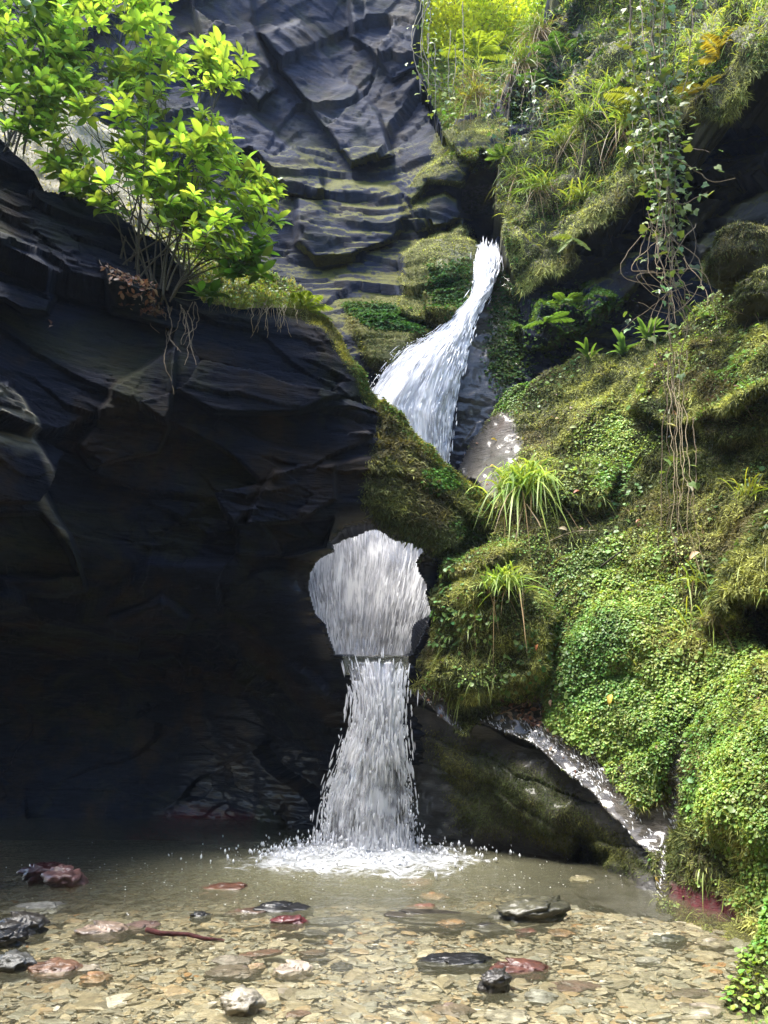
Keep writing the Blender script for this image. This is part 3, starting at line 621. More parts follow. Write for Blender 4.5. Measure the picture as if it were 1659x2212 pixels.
def stone_tpl(seed, n=9, top=.72):
    r = np.random.default_rng(seed); a = np.arange(n) * 2 * math.pi / n + r.uniform(-.25, .25, n); R = r.uniform(.62, 1.1, n)
    v = [(0, 0, .5)]
    for f, z in ((top, .46), (1, .1), (.8, -.5)):
        v += [(R[i] * f * math.cos(a[i]), R[i] * f * math.sin(a[i]), z + r.uniform(-.12, .12)) for i in range(n)]
    t = [(0, 1 + i, 1 + (i + 1) % n) for i in range(n)]
    for l in range(2):
        o1, o2 = 1 + l * n, 1 + (l + 1) * n
        for i in range(n):
            j = (i + 1) % n; t += [(o1 + i, o2 + i, o2 + j), (o1 + i, o2 + j, o1 + j)]
    return np.array(v), np.array(t)
PAL = np.array([(.26, .22, .15), (.33, .27, .18), (.2, .18, .14), (.29, .28, .24), (.18, .19, .17), (.38, .33, .24), (.42, .38, .3), (.14, .12, .09), (.3, .2, .1), (.24, .25, .24)])
def inpool(x, y):
    xr = np.interp(y, [4, 5.4, 6.7, 7.8, 9.6, 10.4, 11], [2.1, 2.3, 2.95, 2.55, 2.2, 1.2, .8])
    return (x < xr) & (x > -6.5)
gb = Batch()
for k in range(10):
    tv, tt = stone_tpl(k, 7); n = 4200
    y = 3.9 + 7 * rng.random(n) ** 1.35; x = -(y * .62 + .4) + rng.random(n) * (y * 1.16 + .8); ok = inpool(x, y); x, y = x[ok], y[ok]; n = len(x)
    r = np.exp(rng.normal(-3.75, .6, n)); r = np.clip(r, .01, .11)
    th = rng.random(n) * 6.283; X = np.stack([np.cos(th), np.sin(th), rng.normal(0, .1, n)], -1)
    X, Yv, Z = frame(X, np.array([0, 0, 1.]) + rng.normal(0, .14, (n, 3)))
    pos = np.stack([x, y, bed_z(x, y) - .03 + rng.random(n) * .03], -1)
    v, t = inst(tv, tt, pos, X, Yv, Z, r * rng.uniform(1, 1.7, n), r * rng.uniform(.6, 1, n), r * rng.uniform(.15, .4, n))
    cc = PAL[rng.integers(0, len(PAL), n)] * rng.uniform(.6, 1.25, n)[:, None] * np.array([1.03, 1.0, .93]); cc = cc * .6 + np.array([.25, .222, .165]) * .4; odd = rng.random(n)
    cc[odd < .008] = (.32, .17, .07); cc[odd > .985] = (.6, .55, .48)
    gb.add(v, t, np.repeat(cc, len(tv), 0))
tag(gb.build('gravel', M_STONE, smooth=False), 'small flat pebbles covering the shallow pool bed', 'gravel', kind='stuff')

# ------------------------------------------------------------------ pool water
BX, BY = -.28, 9.55
gx, gy = np.meshgrid(np.linspace(-7.5, 4.6, 420), np.linspace(2.2, 13, 420))
rr = np.hypot((gx - BX) / 1.2, (gy - BY) / 1.15)
fo = 1 - sstep(.35, 1.75, rr + .35 * fbm(np.stack([gx * 1.8, gy * 2.6, 0 * gx], -1), 4, 111))
wz = .006 * fbm(np.stack([gx * 2.2, gy * 4, 0 * gx], -1), 3, 112) + .012 * fbm(np.stack([gx * 3, gy * 5, 0 * gx + 5], -1), 3, 113) * sstep(4.5, .8, rr) + .08 * fo * (.6 + fbm(np.stack([gx * 5, gy * 7, 0 * gx], -1), 3, 114)) + .10 * np.exp(-(rr / .5) ** 2)
m, nt, ns, L = mat('pool_water')
p = posnode(nt, (1, 1.7, 1)); at = N(nt, 'ShaderNodeAttribute', attribute_name='foam'); ch = N(nt, 'ShaderNodeAttribute', attribute_name='churn')
n1 = nz(nt, p, 7, 4, .6, .4); n2 = nz(nt, p, 26, 4, .65, .3); n3 = nz(nt, posnode(nt, (1, 2.6, 1)), 5.5, 8, .72, 1.2)
hgt = mth(nt, 'ADD', mth(nt, 'MULTIPLY', n1, .5), mth(nt, 'MULTIPLY', n2, mth(nt, 'MULTIPLY_ADD', ch.outputs['Fac'], .5, .1)))
bp = N(nt, 'ShaderNodeBump', Strength=.5, Distance=.05); L.new(hgt, bp.inputs['Height'])
fr = N(nt, 'ShaderNodeFresnel', IOR=1.33); L.new(bp.outputs[0], fr.inputs['Normal'])
tr = N(nt, 'ShaderNodeBsdfTransparent'); tr.inputs[0].default_value = (.93, .93, .86, 1)
di = N(nt, 'ShaderNodeBsdfDiffuse'); di.inputs[0].default_value = (.25, .24, .15, 1)
mks = N(nt, 'ShaderNodeMixShader'); L.new(mth(nt, 'MULTIPLY_ADD', ch.outputs['Fac'], .35, .12), mks.inputs[0]); L.new(tr.outputs[0], mks.inputs[1]); L.new(di.outputs[0], mks.inputs[2])
gl = N(nt, 'ShaderNodeBsdfGlossy', Roughness=.06); L.new(bp.outputs[0], gl.inputs['Normal'])
x = N(nt, 'ShaderNodeMixShader'); L.new(fr.outputs[0], x.inputs[0]); L.new(mks.outputs[0], x.inputs[1]); L.new(gl.outputs[0], x.inputs[2])
wf = N(nt, 'ShaderNodeBsdfPrincipled', Roughness=.4); L.new(ramp(nt, n3, [(.38, (.16, .17, .17)), (.66, (.62, .63, .65))]), wf.inputs['Base Color']); L.new(bp.outputs[0], wf.inputs['Normal'])
fm = ramp(nt, mth(nt, 'MULTIPLY_ADD', n3, 1.7, mth(nt, 'SUBTRACT', at.outputs['Fac'], 1.32)), [(.05, 0), (.4, 1)])
y_ = N(nt, 'ShaderNodeMixShader'); L.new(fm, y_.inputs[0]); L.new(x.outputs[0], y_.inputs[1]); L.new(wf.outputs[0], y_.inputs[2])
o = N(nt, 'ShaderNodeOutputMaterial'); L.new(y_.outputs[0], o.inputs[0]); M_WATER = m
tag(mesh('pool_water', np.stack([gx, gy, wz], -1).reshape(-1, 3), quads=grid_q(gx.shape), mat=m, attrs={'foam': fo.ravel(), 'churn': sstep(2.9, .6, rr).ravel()}), kind='structure')
# still water in the basin behind the hole, spilling over its lip
gx, gy = np.meshgrid(np.linspace(0, 1, 60), np.linspace(9.86, 12.6, 60)); q_ = sstep(9.95, 10.9, gy); gx = (-.52 - .4 * q_) + gx * (.83 + .75 * q_)
zb = 2.325 + .02 * fbm(np.stack([gx * 4, gy * 4, 0 * gx], -1), 3, 115) - .25 * sstep(10.05, 9.86, gy)
tag(mesh('basin_water', np.stack([gx, gy, zb], -1).reshape(-1, 3), quads=grid_q(gx.shape), mat=m, attrs={'foam': sstep(10.6, 11.4, gy).ravel() * .8, 'churn': np.ones(gx.size)}), kind='structure')

# ------------------------------------------------------------------ waterfalls
def resamp(pts, n):
    p = np.array(pts, float); l = np.r_[0, np.cumsum(np.hypot(*np.diff(p[:, :2], axis=0).T))]; t = np.linspace(0, l[-1], n)
    return np.stack([np.interp(t, l, p[:, k]) for k in range(p.shape[1])], -1)
def clump(S, T, a, b, s, amp=.1): return amp * (noise(np.stack([S * a, T * b, 0 * S], -1), s) + .6 * noise(np.stack([S * a * 2.6, T * b * 2.3, 0 * S + 4], -1), s + 1))
class Flow: pass
def flow(name, left, right, rows, cols, bulge, m, dens, wid, seed, off=0., root=None, rough=.04):
    a, b = resamp(left, rows), resamp(right, rows); t = np.linspace(0, 1, cols)
    uvd = a[:, None] * (1 - t)[None, :, None] + b[:, None] * t[None, :, None]
    dd = uvd[..., 2] - bulge * 4 * (t * (1 - t))[None] - off
    P = W(uvd[..., 0], uvd[..., 1], dd)
    ln = np.r_[0, np.cumsum(np.linalg.norm(np.diff(P[:, cols // 2], axis=0), axis=1))]
    q = np.stack([np.broadcast_to(t[None] * 6, dd.shape), np.broadcast_to(ln[:, None] * .8, dd.shape), np.full(dd.shape, seed * 3.1)], -1)
    P[..., 1] -= rough * 2 * fbm(q, 4, seed)
    uv = np.stack([np.broadcast_to(t[None] * wid + seed * 3.7, dd.shape), np.broadcast_to(ln[:, None] + seed * 1.3, dd.shape)], -1)
    S, T = np.meshgrid(np.linspace(0, 1, rows), t, indexing='ij')
    o = part(name, root, P.reshape(-1, 3), quads=grid_q(dd.shape), mat=m, uv=uv.reshape(-1, 2), attrs={'dens': dens(S, T).ravel()})
    f = Flow(); f.P = P; f.rows = rows; f.cols = cols; return f
def strands(f, n, lmin, lmax, wmin, wmax, out, jit, wfun=None):
    """thin ropes of white water following the fall"""
    s = rng.random(n); t = rng.random(n)
    if wfun is not None:
        k = rng.random(n) < wfun(s, t); s, t = s[k], t[k]; n = len(s)
    H = np.linalg.norm(f.P[-1, f.cols // 2] - f.P[0, f.cols // 2]); l = rng.uniform(lmin, lmax, n) / H; wd = rng.uniform(wmin, wmax, n)
    seg = 4; V = []; o = -np.abs(rng.normal(0, out, n)) - .01; j = rng.normal(0, jit, (n, 3)); j[:, 1] = o
    for k in range(seg + 1):
        ss = np.clip(s + l * k / seg, 0, 1) * (f.rows - 1.001); tt = np.clip(t, 0, 1) * (f.cols - 1.001)
        i0 = ss.astype(int); j0 = tt.astype(int); a = (ss - i0)[:, None]; b = (tt - j0)[:, None]
        p = (f.P[i0, j0] * (1 - a) + f.P[i0 + 1, j0] * a) * (1 - b) + (f.P[i0, j0 + 1] * (1 - a) + f.P[i0 + 1, j0 + 1] * a) * b + j
        hw = wd * (.15, .8, 1, .75, .1)[k] * .5; p = p + rng.normal(0, .12, (n, 1)) * hw[:, None]
        V.append(np.stack([p - np.stack([hw, 0 * hw, 0 * hw], -1), p + np.stack([0 * hw, -hw * .8, 0 * hw], -1), p + np.stack([hw, 0 * hw, 0 * hw], -1)], 1))
    V = np.stack(V, 1).reshape(n, -1, 3); t_ = []
    for k in range(seg):
        for c_ in range(2):
            a = 3 * k + c_; t_ += [(a, a + 1, a + 4), (a, a + 4, a + 3)]
    t_ = np.array(t_)[None] + (np.arange(n) * 3 * (seg + 1))[:, None, None]
    return V.reshape(-1, 3), t_.reshape(-1, 3)
OCT = (np.array([(1, 0, 0), (-1, 0, 0), (0, 1, 0), (0, -1, 0), (0, 0, 1), (0, 0, -1.)]), np.array([(0, 2, 4), (2, 1, 4), (1, 3, 4), (3, 0, 4), (2, 0, 5), (1, 2, 5), (3, 1, 5), (0, 3, 5)]))
def drops(pos, r, stretch):
    n = len(pos); X = np.tile([0, 0, 1.], (n, 1)) + rng.normal(0, .15, (n, 3)); X, Y, Z = frame(X, np.tile([.3, 1, 0.], (n, 1)))
    return inst(OCT[0], OCT[1], pos, X, Y, Z, r * stretch, r, r)
ZERO = (0, 0, 0)
FA = fall_mat('falling_water_upper', .40, .58, 12, .8)
FB = fall_mat('falling_water_hole', .38, .60, 11, 1.2, .97)
FC = fall_mat('falling_water_lower', .43, .60, 10, 2.1)
# upper fall: squeezed out of the cleft, fans out down the chute
L1 = [(1030, 532, 14.0), (1028, 560, 13.25), (1027, 586, 13.05), (1025, 646, 12.85), (1009, 669, 12.7), (972, 705, 12.5), (939, 732, 12.3), (873, 765, 12.05), (843, 791, 12.0), (812, 830, 11.97), (780, 880, 11.95), (800, 960, 12.0), (850, 1060, 12.0)]
R1 = [(1070, 532, 14.0), (1073, 555, 13.3), (1074, 580, 13.15), (1055, 626, 12.95), (1034, 669, 12.75), (1021, 705, 12.55), (1010, 752, 12.35), (996, 811, 12.1), (984, 874, 12.0), (977, 924, 11.95), (971, 977, 11.92), (965, 1020, 11.9), (960, 1060, 11.9)]
t1 = empty('waterfall', W(950, 1000, 11.6), 'white upper waterfall fanning out from a dark cleft down the rock chute', 'waterfall')
edge = lambda S, T: .5 + .16 * np.sin(np.pi * np.clip(T, 0, 1)) ** .6 - .06
f1 = flow('water_sheet', L1, R1, 150, 60, .18, FA, lambda S, T: edge(S, T) + .12 - .10 * sstep(.7, 1, S) * sstep(.3, .9, T) + clump(S, T, 8, 6, 721, .08), 1.6, 1, .12, t1)
f1b = flow('water_sheet', L1, R1, 150, 60, .26, FA, lambda S, T: edge(S, T) - .03 + clump(S, T, 9, 6, 723, .12), 1.6, 2, .2, t1, .07)
b = Batch(); v, t = strands(f1, 6500, .05, .3, .006, .02, .12, .045); b.add(v, t, ZERO)
s_ = np.linspace(.35, .8, 160); i = (s_ * 149).astype(int); e = f1.P[i, 0] + np.c_[-np.abs(rng.normal(0, .06, 160)) + .08, rng.normal(-.2, .08, 160), np.abs(rng.normal(.0, .04, 160))]
v, t = drops(e, rng.uniform(.003, .009, 160), rng.uniform(1, 2.5, 160)); b.add(v, t, ZERO)
sp = b.build('spray', M_DROP, t1); sp['kind'] = 'stuff'
# middle fall seen through the hole
L2 = [(590, 1060, 12.6), (610, 1250, 11.95), (635, 1350, 11.6), (660, 1440, 11.3)]; R2 = [(985, 1060, 12.55), (965, 1220, 11.9), (930, 1320, 11.55), (890, 1440, 11.25)]
t2 = empty('waterfall', W(800, 1410, 11.4), 'streaked curtain of white water seen through the round hole in the rock', 'waterfall')
f2 = flow('water_sheet', L2, R2, 120, 60, .15, FB, lambda S, T: .5 + .12 + .05 * S + clump(S, T, 4, 5, 711, .08) - .10 * sstep(.9, 1, T), 2.2, 3, 0, t2)
f2b = flow('water_sheet', L2, R2, 120, 60, .25, FB, lambda S, T: .53 + clump(S, T, 5, 7, 713, .1), 2.2, 4, .1, t2)
b = Batch(); v, t = strands(f2, 6500, .06, .4, .006, .02, .1, .035); b.add(v, t, ZERO); b.build('spray', M_DROP, t2)['kind'] = 'stuff'
# lower fall from the lip of the hole into the pool
L3 = [(735, 1411, 10.45), (742, 1417, 10.02), (748, 1432, 9.9), (757, 1465, 9.84), (766, 1503, 9.82), (762, 1550, 9.8), (750, 1600, 9.8), (730, 1660, 9.8), (710, 1717, 9.8), (700, 1800, 9.82), (696, 1835, 9.84)]
R3 = [(886, 1411, 10.45), (880, 1417, 10.02), (876, 1432, 9.9), (871, 1470, 9.84), (868, 1520, 9.82), (870, 1600, 9.8), (878, 1660, 9.8), (885, 1717, 9.8), (888, 1800, 9.82), (890, 1835, 9.84)]
t3 = empty('waterfall', W(790, 1834, 9.9), 'lower waterfall dropping from the lip of the hole into the shallow pool', 'waterfall')
d3 = lambda S, T: .47 + .09 * np.sin(np.pi * T) - .30 * sstep(.07, .02, S) - .04 * sstep(.2, 0, S) - .03 * S
f3 = flow('water_sheet', L3, R3, 140, 50, .22, FC, lambda S, T: d3(S, T) + clump(S, T, 7, 4, 701, .12) * (.3 + S), 1.1, 5, 0, t3)
f3b = flow('water_sheet', L3, R3, 140, 50, .42, FC, lambda S, T: d3(S, T) - .02 + clump(S, T, 8, 5, 703, .16) * (.3 + S), 1.1, 6, .12, t3, .08)
f3c = flow('water_sheet', L3, R3, 140, 50, .1, FC, lambda S, T: d3(S, T) - .02 + clump(S, T, 6, 5, 705, .14), 1.1, 7, -.15, t3, .08)
b = Batch(); v, t = strands(f3, 8500, .02, .2, .006, .022, .22, .06, lambda s, t: (s > .055) * np.clip((.4 + .6 * s) * (.6 + 9 * clump(s, t, 9, 6, 707)), 0, 1)); b.add(v, t, ZERO)
n = 900; s_ = rng.random(n) ** .6; i = (s_ * 139).astype(int); sd = rng.random(n) < .5; e = np.where(sd[:, None], f3.P[i, 0], f3.P[i, -1]); e = e + np.c_[np.where(sd, -1, 1) * (np.abs(rng.normal(0, .1, n)) * s_ - .07), rng.normal(-.15, .12, n), rng.normal(0, .03, n)]
v, t = drops(e, rng.uniform(.003, .012, n), rng.uniform(1.2, 4, n)); b.add(v, t, ZERO); b.build('spray', M_DROP, t3)['kind'] = 'stuff'
# splash where it lands
n = 1700; a = rng.random(n) * 6.283; r = np.abs(rng.normal(0, .6, n)); pos = np.c_[BX + 1.25 * r * np.cos(a), BY + .8 * r * np.sin(a), np.abs(rng.normal(0, .12, n)) * np.exp(-r) + .04]
n2 = 350; x = rng.normal(BX, 1.6, n2); y = rng.normal(BY - .9, .8, n2); pos = np.vstack([pos, np.c_[x, y, rng.uniform(.004, .02, n2)]])
b = Batch(); v, t = drops(pos, np.r_[rng.uniform(.004, .02, n), rng.uniform(.003, .01, n2)], np.r_[rng.uniform(.8, 2.5, n), np.full(n2, .6)]); b.add(v, t, ZERO)
# frothing heads of foam
n = 420; a = rng.random(n) * 6.283; r = np.minimum(np.abs(rng.normal(0, .4, n)), .85); pos = np.c_[BX + 1.2 * r * np.cos(a), BY + .75 * r * np.sin(a), .02 + .05 * np.exp(-r * 2)]
X, Y, Z = frame(np.c_[rng.normal(1, .2, n), rng.normal(0, .4, n), rng.normal(0, .1, n)], np.tile([0, 0, 1.], (n, 1)))
v, t = inst(OCT[0], OCT[1], pos, X, Y, Z, rng.uniform(.03, .09, n), rng.uniform(.012, .035, n), rng.uniform(.012, .035, n)); b.add(v, t, ZERO)
b.build('splash', M_DROP, t3)['kind'] = 'stuff'
#HAZE
m, nt, ns, L = mat('haze'); o = N(nt, 'ShaderNodeOutputMaterial'); pv = N(nt, 'ShaderNodeVolumePrincipled'); pv.inputs['Color'].default_value = (.6, .74, 1, 1); pv.inputs['Density'].default_value = .0006; L.new(pv.outputs[0], o.inputs['Volume'])
hx = np.array([(x, y, z) for x in (-16, 16) for y in (-16, 30) for z in (-2, 34)], float)
tag(mesh('haze', hx, quads=[(0, 1, 3, 2), (4, 6, 7, 5), (0, 4, 5, 1), (2, 3, 7, 6), (0, 2, 6, 4), (1, 5, 7, 3)], mat=m, smooth=False), kind='stuff')
#@@PART3
# ------------------------------------------------------------------ moss and small leafy cover
UP = np.array([0, 0, 1.])
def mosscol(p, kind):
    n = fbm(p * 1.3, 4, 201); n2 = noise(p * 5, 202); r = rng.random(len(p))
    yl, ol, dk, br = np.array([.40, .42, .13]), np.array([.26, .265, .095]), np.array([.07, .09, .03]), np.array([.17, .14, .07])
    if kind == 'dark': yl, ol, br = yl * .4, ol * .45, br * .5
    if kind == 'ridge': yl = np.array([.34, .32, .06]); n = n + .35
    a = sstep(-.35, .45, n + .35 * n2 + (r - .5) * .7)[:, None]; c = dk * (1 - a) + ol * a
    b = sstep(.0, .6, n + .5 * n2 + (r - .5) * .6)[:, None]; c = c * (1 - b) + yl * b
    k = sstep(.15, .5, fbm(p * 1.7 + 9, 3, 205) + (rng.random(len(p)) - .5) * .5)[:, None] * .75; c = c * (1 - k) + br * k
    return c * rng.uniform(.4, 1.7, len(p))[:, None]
def moss_on(b, S, n, dens, L=(.03, .095), w=(.009, .022), hang=.8, kind='bank', tall=None):
    p, nn, u, v = scatter(S, n, dens)
    d = nn * rng.uniform(.3, .9, (n, 1)) - UP * hang * rng.uniform(.2, 1.2, (n, 1)) + rng.normal(0, .4, (n, 3))
    X, Y, Z = frame(d, nn + rng.normal(0, .35, (n, 3))); l = rng.uniform(*L, n) * (.6 + .8 * rng.random(n))
    if tall is not None: l = l * tall(u, v)
    vv, t = inst(BLADE[0], BLADE[1], p - X * l[:, None] * .15, X, Y, Z, l, rng.uniform(*w, n), l)
    b.add(vv, t, np.repeat(mosscol(p, kind), len(BLADE[0]), 0))
def cover_on(b, S, n, dens, size=(.011, .03), col=(.27, .38, .085), tint=None):
    p, nn, u, v = scatter(S, n, dens)
    out = nn + UP * .9 + rng.normal(0, .45, (n, 3)); Z = nrm(out); X = nrm(np.cross(Z, rng.normal(size=(n, 3)))); X = nrm(X - UP * .35); Y = nrm(np.cross(Z, X)); Z = np.cross(X, Y)
    s = rng.uniform(*size, n) * (.8 + .5 * rng.random(n)); p = p + nn * (rng.uniform(0, .05, n))[:, None]
    vv, t = inst(ROUND[0], ROUND[1], p, X, Y, Z, s, s, s)
    q = fbm(p * 2, 3, 211); q2 = sstep(-.4, .5, noise(p * .9, 212))[:, None]; c = np.array(col) * (1 + .55 * q[:, None]) * (q2 * np.array([1, 1, 1]) + (1 - q2) * np.array([.55, .72, .7])) * rng.uniform(.65, 1.4, n)[:, None]; c = c * np.c_[1 + .35 * rng.normal(0, .5, n), np.ones(n), np.ones(n)]
    b.add(vv, t, np.repeat(np.clip(c, .005, .6), len(ROUND[0]), 0))

U_, V_ = bank.U, bank.V
COVER = [[(1170, 1540), (1190, 1480), (1230, 1400), (1300, 1330), (1420, 1180), (1480, 1230), (1440, 1380), (1470, 1480), (1440, 1560), (1465, 1640), (1440, 1720), (1390, 1750), (1320, 1690), (1230, 1630), (1175, 1580)],
         [(1480, 1700), (1520, 1600), (1600, 1560), (1700, 1540), (2050, 1500), (2050, 1800), (1640, 1870), (1560, 1770), (1490, 1740)], [(1600, 1800), (1700, 1700), (1700, 1980), (1640, 1920)],
         [(1230, 1250), (1330, 1190), (1340, 1290), (1260, 1330), (1190, 1300)], [(1500, 1460), (1560, 1400), (1640, 1480), (1500, 1560)], [(1050, 840), (1090, 790), (1120, 830), (1080, 880)], [(1250, 1000), (1320, 900), (1350, 980), (1300, 1040)]]
cov = np.zeros(len(U_))
for c_ in COVER: cov = np.maximum(cov, pmask(U_, V_, c_, 55))
cov = np.clip(cov * (.75 + 1.3 * fbm(bank.P * 2.0, 4, 221)) + .10 * sstep(.15, .4, fbm(bank.P * 1.6, 3, 222)), 0, 1)
mossy = bank.attr['moss'] ** 2
lower_bare = 1 - .75 * pmask(U_, V_, [(1450, 1860), (1560, 1800), (1640, 1900), (1640, 2000), (1520, 1975), (1440, 1945)], 30)
near = 1 / np.maximum(bank.P[:, 1], 6) ** 2 * 60
inview = (.3 + .7 * sstep(1760, 1700, U_)) * sstep(2045, 1960, U_)
b = Batch(); moss_on(b, bank, 500000, inview * mossy * (1 - .55 * cov) * near * sstep(2090, 2050, V_) * lower_bare, tall=lambda u, v: .75 + .5 * sstep(.0, .4, fbm(np.stack([u / 60, v / 60, 0 * u], -1), 2, 231)))
tag(b.build('moss', M_MOSS), 'shaggy olive and yellow green moss over the right bank', 'moss', kind='stuff')
b = Batch(); cover_on(b, bank, 135000, inview * cov * mossy * near)
cover_on(b, bank, 2600, inview * mossy * sstep(-.1, .4, fbm(bank.P * 1.1, 3, 261)), (.035, .07), (.22, .32, .09)); p_, n_, u_, v_ = scatter(bank, 1500, inview * mossy * sstep(0, .4, fbm(bank.P * 1.8, 3, 262))); m_ = len(p_); v, t, c = ribbons(p_, nrm(n_ + rng.normal(0, .5, (m_, 3))), rng.uniform(.06, .2, m_), rng.uniform(.006, .012, m_), rng.uniform(.5, 1.5, m_), np.array([.3, .38, .1]) * rng.uniform(.4, 1.3, (m_, 1)), 4); b.add(v, t, c)
tag(b.build('ground_cover', M_COVER), 'bright green round leaved creeper spread over the lower right bank', 'ground cover', kind='stuff')
b = Batch(); vis = (.25 + .75 * sstep(1740, 1680, corner.U)) * sstep(2260, 2225, corner.V)
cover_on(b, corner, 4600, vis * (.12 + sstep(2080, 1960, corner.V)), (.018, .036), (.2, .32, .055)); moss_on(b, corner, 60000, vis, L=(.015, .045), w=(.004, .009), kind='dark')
tag(b.build('corner_cover', M_COVER), 'moss and bright round leaves at the near right water edge', 'ground cover', kind='stuff')
U_, V_ = over.U, over.V
b = Batch(); p_, n_, u_, v_ = scatter(over, 5200, over.attr['moss'] * sstep(-100, 0, over.V) * sstep(1900, 1700, over.U) * sstep(-.25, .25, fbm(over.P * .9, 3, 245) + .1) * sstep(20, 90, pdist(over.U, over.V, OVER[8:24], False)[0]))
m_ = len(p_); v, t, c = ribbons(p_, nrm(n_ * .6 + np.array([-.15, -.15, .35]) + rng.normal(0, .35, (m_, 3))), rng.uniform(.12, .42, m_), rng.uniform(.008, .018, m_), rng.uniform(.6, 1.4, m_), np.array([.26, .36, .07]) * rng.uniform(.5, 1.4, (m_, 1)) * np.c_[rng.uniform(.8, 1.4, m_), np.ones(m_), np.ones(m_)], 4); b.add(v, t, c); tag(b.build('slope_grass', M_GRASS), 'thin grass growing all over the upper right overhang', 'grass', kind='stuff')
b = Batch(); U_, V_ = over.U, over.V; lipd = pdist(U_, V_, OVER[8:24], False)[0]
dn = over.attr['moss'] * (.8 + 1.2 * np.exp(-(lipd / 50) ** 2)) * sstep(-210, -50, V_) * sstep(1900, 1700, U_)
moss_on(b, over, 150000, dn, L=(.03, .09), w=(.008, .018), hang=1.1, tall=lambda u, v: 1 + 1.3 * np.exp(-(pdist(u, v, OVER[10:24], False)[0] / 22) ** 2))
cover_on(b, over, 26000, over.attr['moss'] * sstep(-.1, .3, fbm(over.P * 1.4, 3, 241)) * sstep(-100, 0, V_) * sstep(1900, 1700, U_), (.022, .05), (.1, .15, .03))
cover_on(b, over, 9000, (1 - over.attr['moss']) * sstep(-.2, .2, fbm(over.P * 2, 3, 242)), (.03, .06), (.05, .09, .03))
tag(b.build('hanging_moss', M_MOSS), 'long dripping moss and small leaves over the upper right overhang', 'moss', kind='stuff')
b = Batch(); U_, V_ = wall.U, wall.V
rl = line_mask(U_, V_, RIDGE[14:], 13) * sstep(640, 690, U_)
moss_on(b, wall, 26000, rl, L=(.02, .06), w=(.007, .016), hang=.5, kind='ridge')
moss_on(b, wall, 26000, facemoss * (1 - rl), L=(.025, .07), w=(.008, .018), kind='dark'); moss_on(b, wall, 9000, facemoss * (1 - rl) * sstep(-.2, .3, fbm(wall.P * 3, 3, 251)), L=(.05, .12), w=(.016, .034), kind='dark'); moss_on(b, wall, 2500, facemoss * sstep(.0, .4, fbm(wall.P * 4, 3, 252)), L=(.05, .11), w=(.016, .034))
cover_on(b, wall, 1500, pmask(U_, V_, [(905, 1030), (960, 1015), (985, 1050), (950, 1070), (910, 1060)], 10), (.02, .04), (.12, .22, .04))
cover_on(b, wall, 1600, line_mask(U_, V_, [(780, 740), (800, 820), (940, 980), (1060, 1090)], 18) + pmask(U_, V_, [(970, 1130), (1040, 1120), (1050, 1160), (980, 1160)], 20), (.02, .04), (.09, .15, .03))
tag(b.build('ridge_moss', M_MOSS), 'yellow moss along the ridge and brown moss above the round hole', 'moss', kind='stuff')
b = Batch(); U_, V_ = cliff.U, cliff.V
moss_on(b, cliff, 60000, (mk * .7 + mk2 * .6 + mk3 * upn + .8 * mk4) * sstep(.2, .6, cliff.attr['moss']), L=(.03, .06), w=(.01, .02))
cover_on(b, cliff, 9000, pmask(U_, V_, [(750, 660), (850, 660), (930, 700), (900, 730), (800, 720)], 14) + .6 * pmask(U_, V_, [(930, 590), (1010, 580), (1010, 670), (940, 670)], 25) + .25 * mk4, (.03, .055), (.055, .12, .028))
cover_on(b, cliff, 2600, upn * pmask(U_, V_, [(960, 315), (1050, 320), (1060, 360), (960, 350)], 16), (.03, .05), (.14, .17, .03))
cover_on(b, cliff, 9000, pmask(U_, V_, [(1050, 800), (1090, 700), (1250, 640), (1380, 660), (1240, 760), (1120, 830)], 16) * (.2 + upn), (.025, .05), (.08, .14, .03))
tag(b.build('ledge_moss', M_MOSS), 'brown moss and creeping leaves on the ledges beside the upper waterfall', 'moss', kind='stuff')
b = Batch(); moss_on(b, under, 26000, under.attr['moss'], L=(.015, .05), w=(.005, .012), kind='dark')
tag(b.build('undercut_moss', M_MOSS), 'thin dark moss on the shaded face below the wet ledge', 'moss', kind='stuff')
b = Batch(); U_, V_ = lit.U, lit.V
moss_on(b, lit, 34000, sstep(300, 460, U_) + .15, L=(.03, .09), w=(.008, .02), hang=-.3, kind='ridge'); cover_on(b, lit, 6000, sstep(250, 420, U_), (.03, .06), (.2, .27, .05))
tag(b.build('bank_grass', M_GRASS), 'short sunlit yellow green growth on the bank behind the shrub', 'grass', kind='stuff')

# ------------------------------------------------------------------ leafy shrubs upper left
def leafset(b, c, ax, n, L, col, spread=1.15, ratio=.4):
    """a whorl of pointed leaves around a shoot tip"""
    a = np.arange(n) * 2.4 + rng.random() * 6; T = nrm(np.cross(ax, rng.normal(size=3))); Bn = np.cross(ax, T)
    el = spread - np.linspace(.0, .75, n)
    d = (T[None] * np.cos(a)[:, None] + Bn[None] * np.sin(a)[:, None]) * np.sin(el + .35)[:, None] + ax[None] * np.cos(el + .35)[:, None]
    X, Y, Z = frame(d, np.tile(ax, (n, 1)) + rng.normal(0, .2, (n, 3))); l = L * rng.uniform(.7, 1.2, n)
    v, t = inst(LEAF[0], LEAF[1], np.tile(c, (n, 1)) - ax * np.linspace(.0, .05, n)[::-1, None], X, Y, Z, l, l * ratio * rng.uniform(.85, 1.15, n), l * rng.uniform(.4, 1.2, n))
    cc = np.array(col) * rng.uniform(.7, 1.3, (n, 1)) * np.c_[rng.uniform(.85, 1.25, n), np.ones(n), np.ones(n)]
    b.add(v, t, np.repeat(cc, len(LEAF[0]), 0))
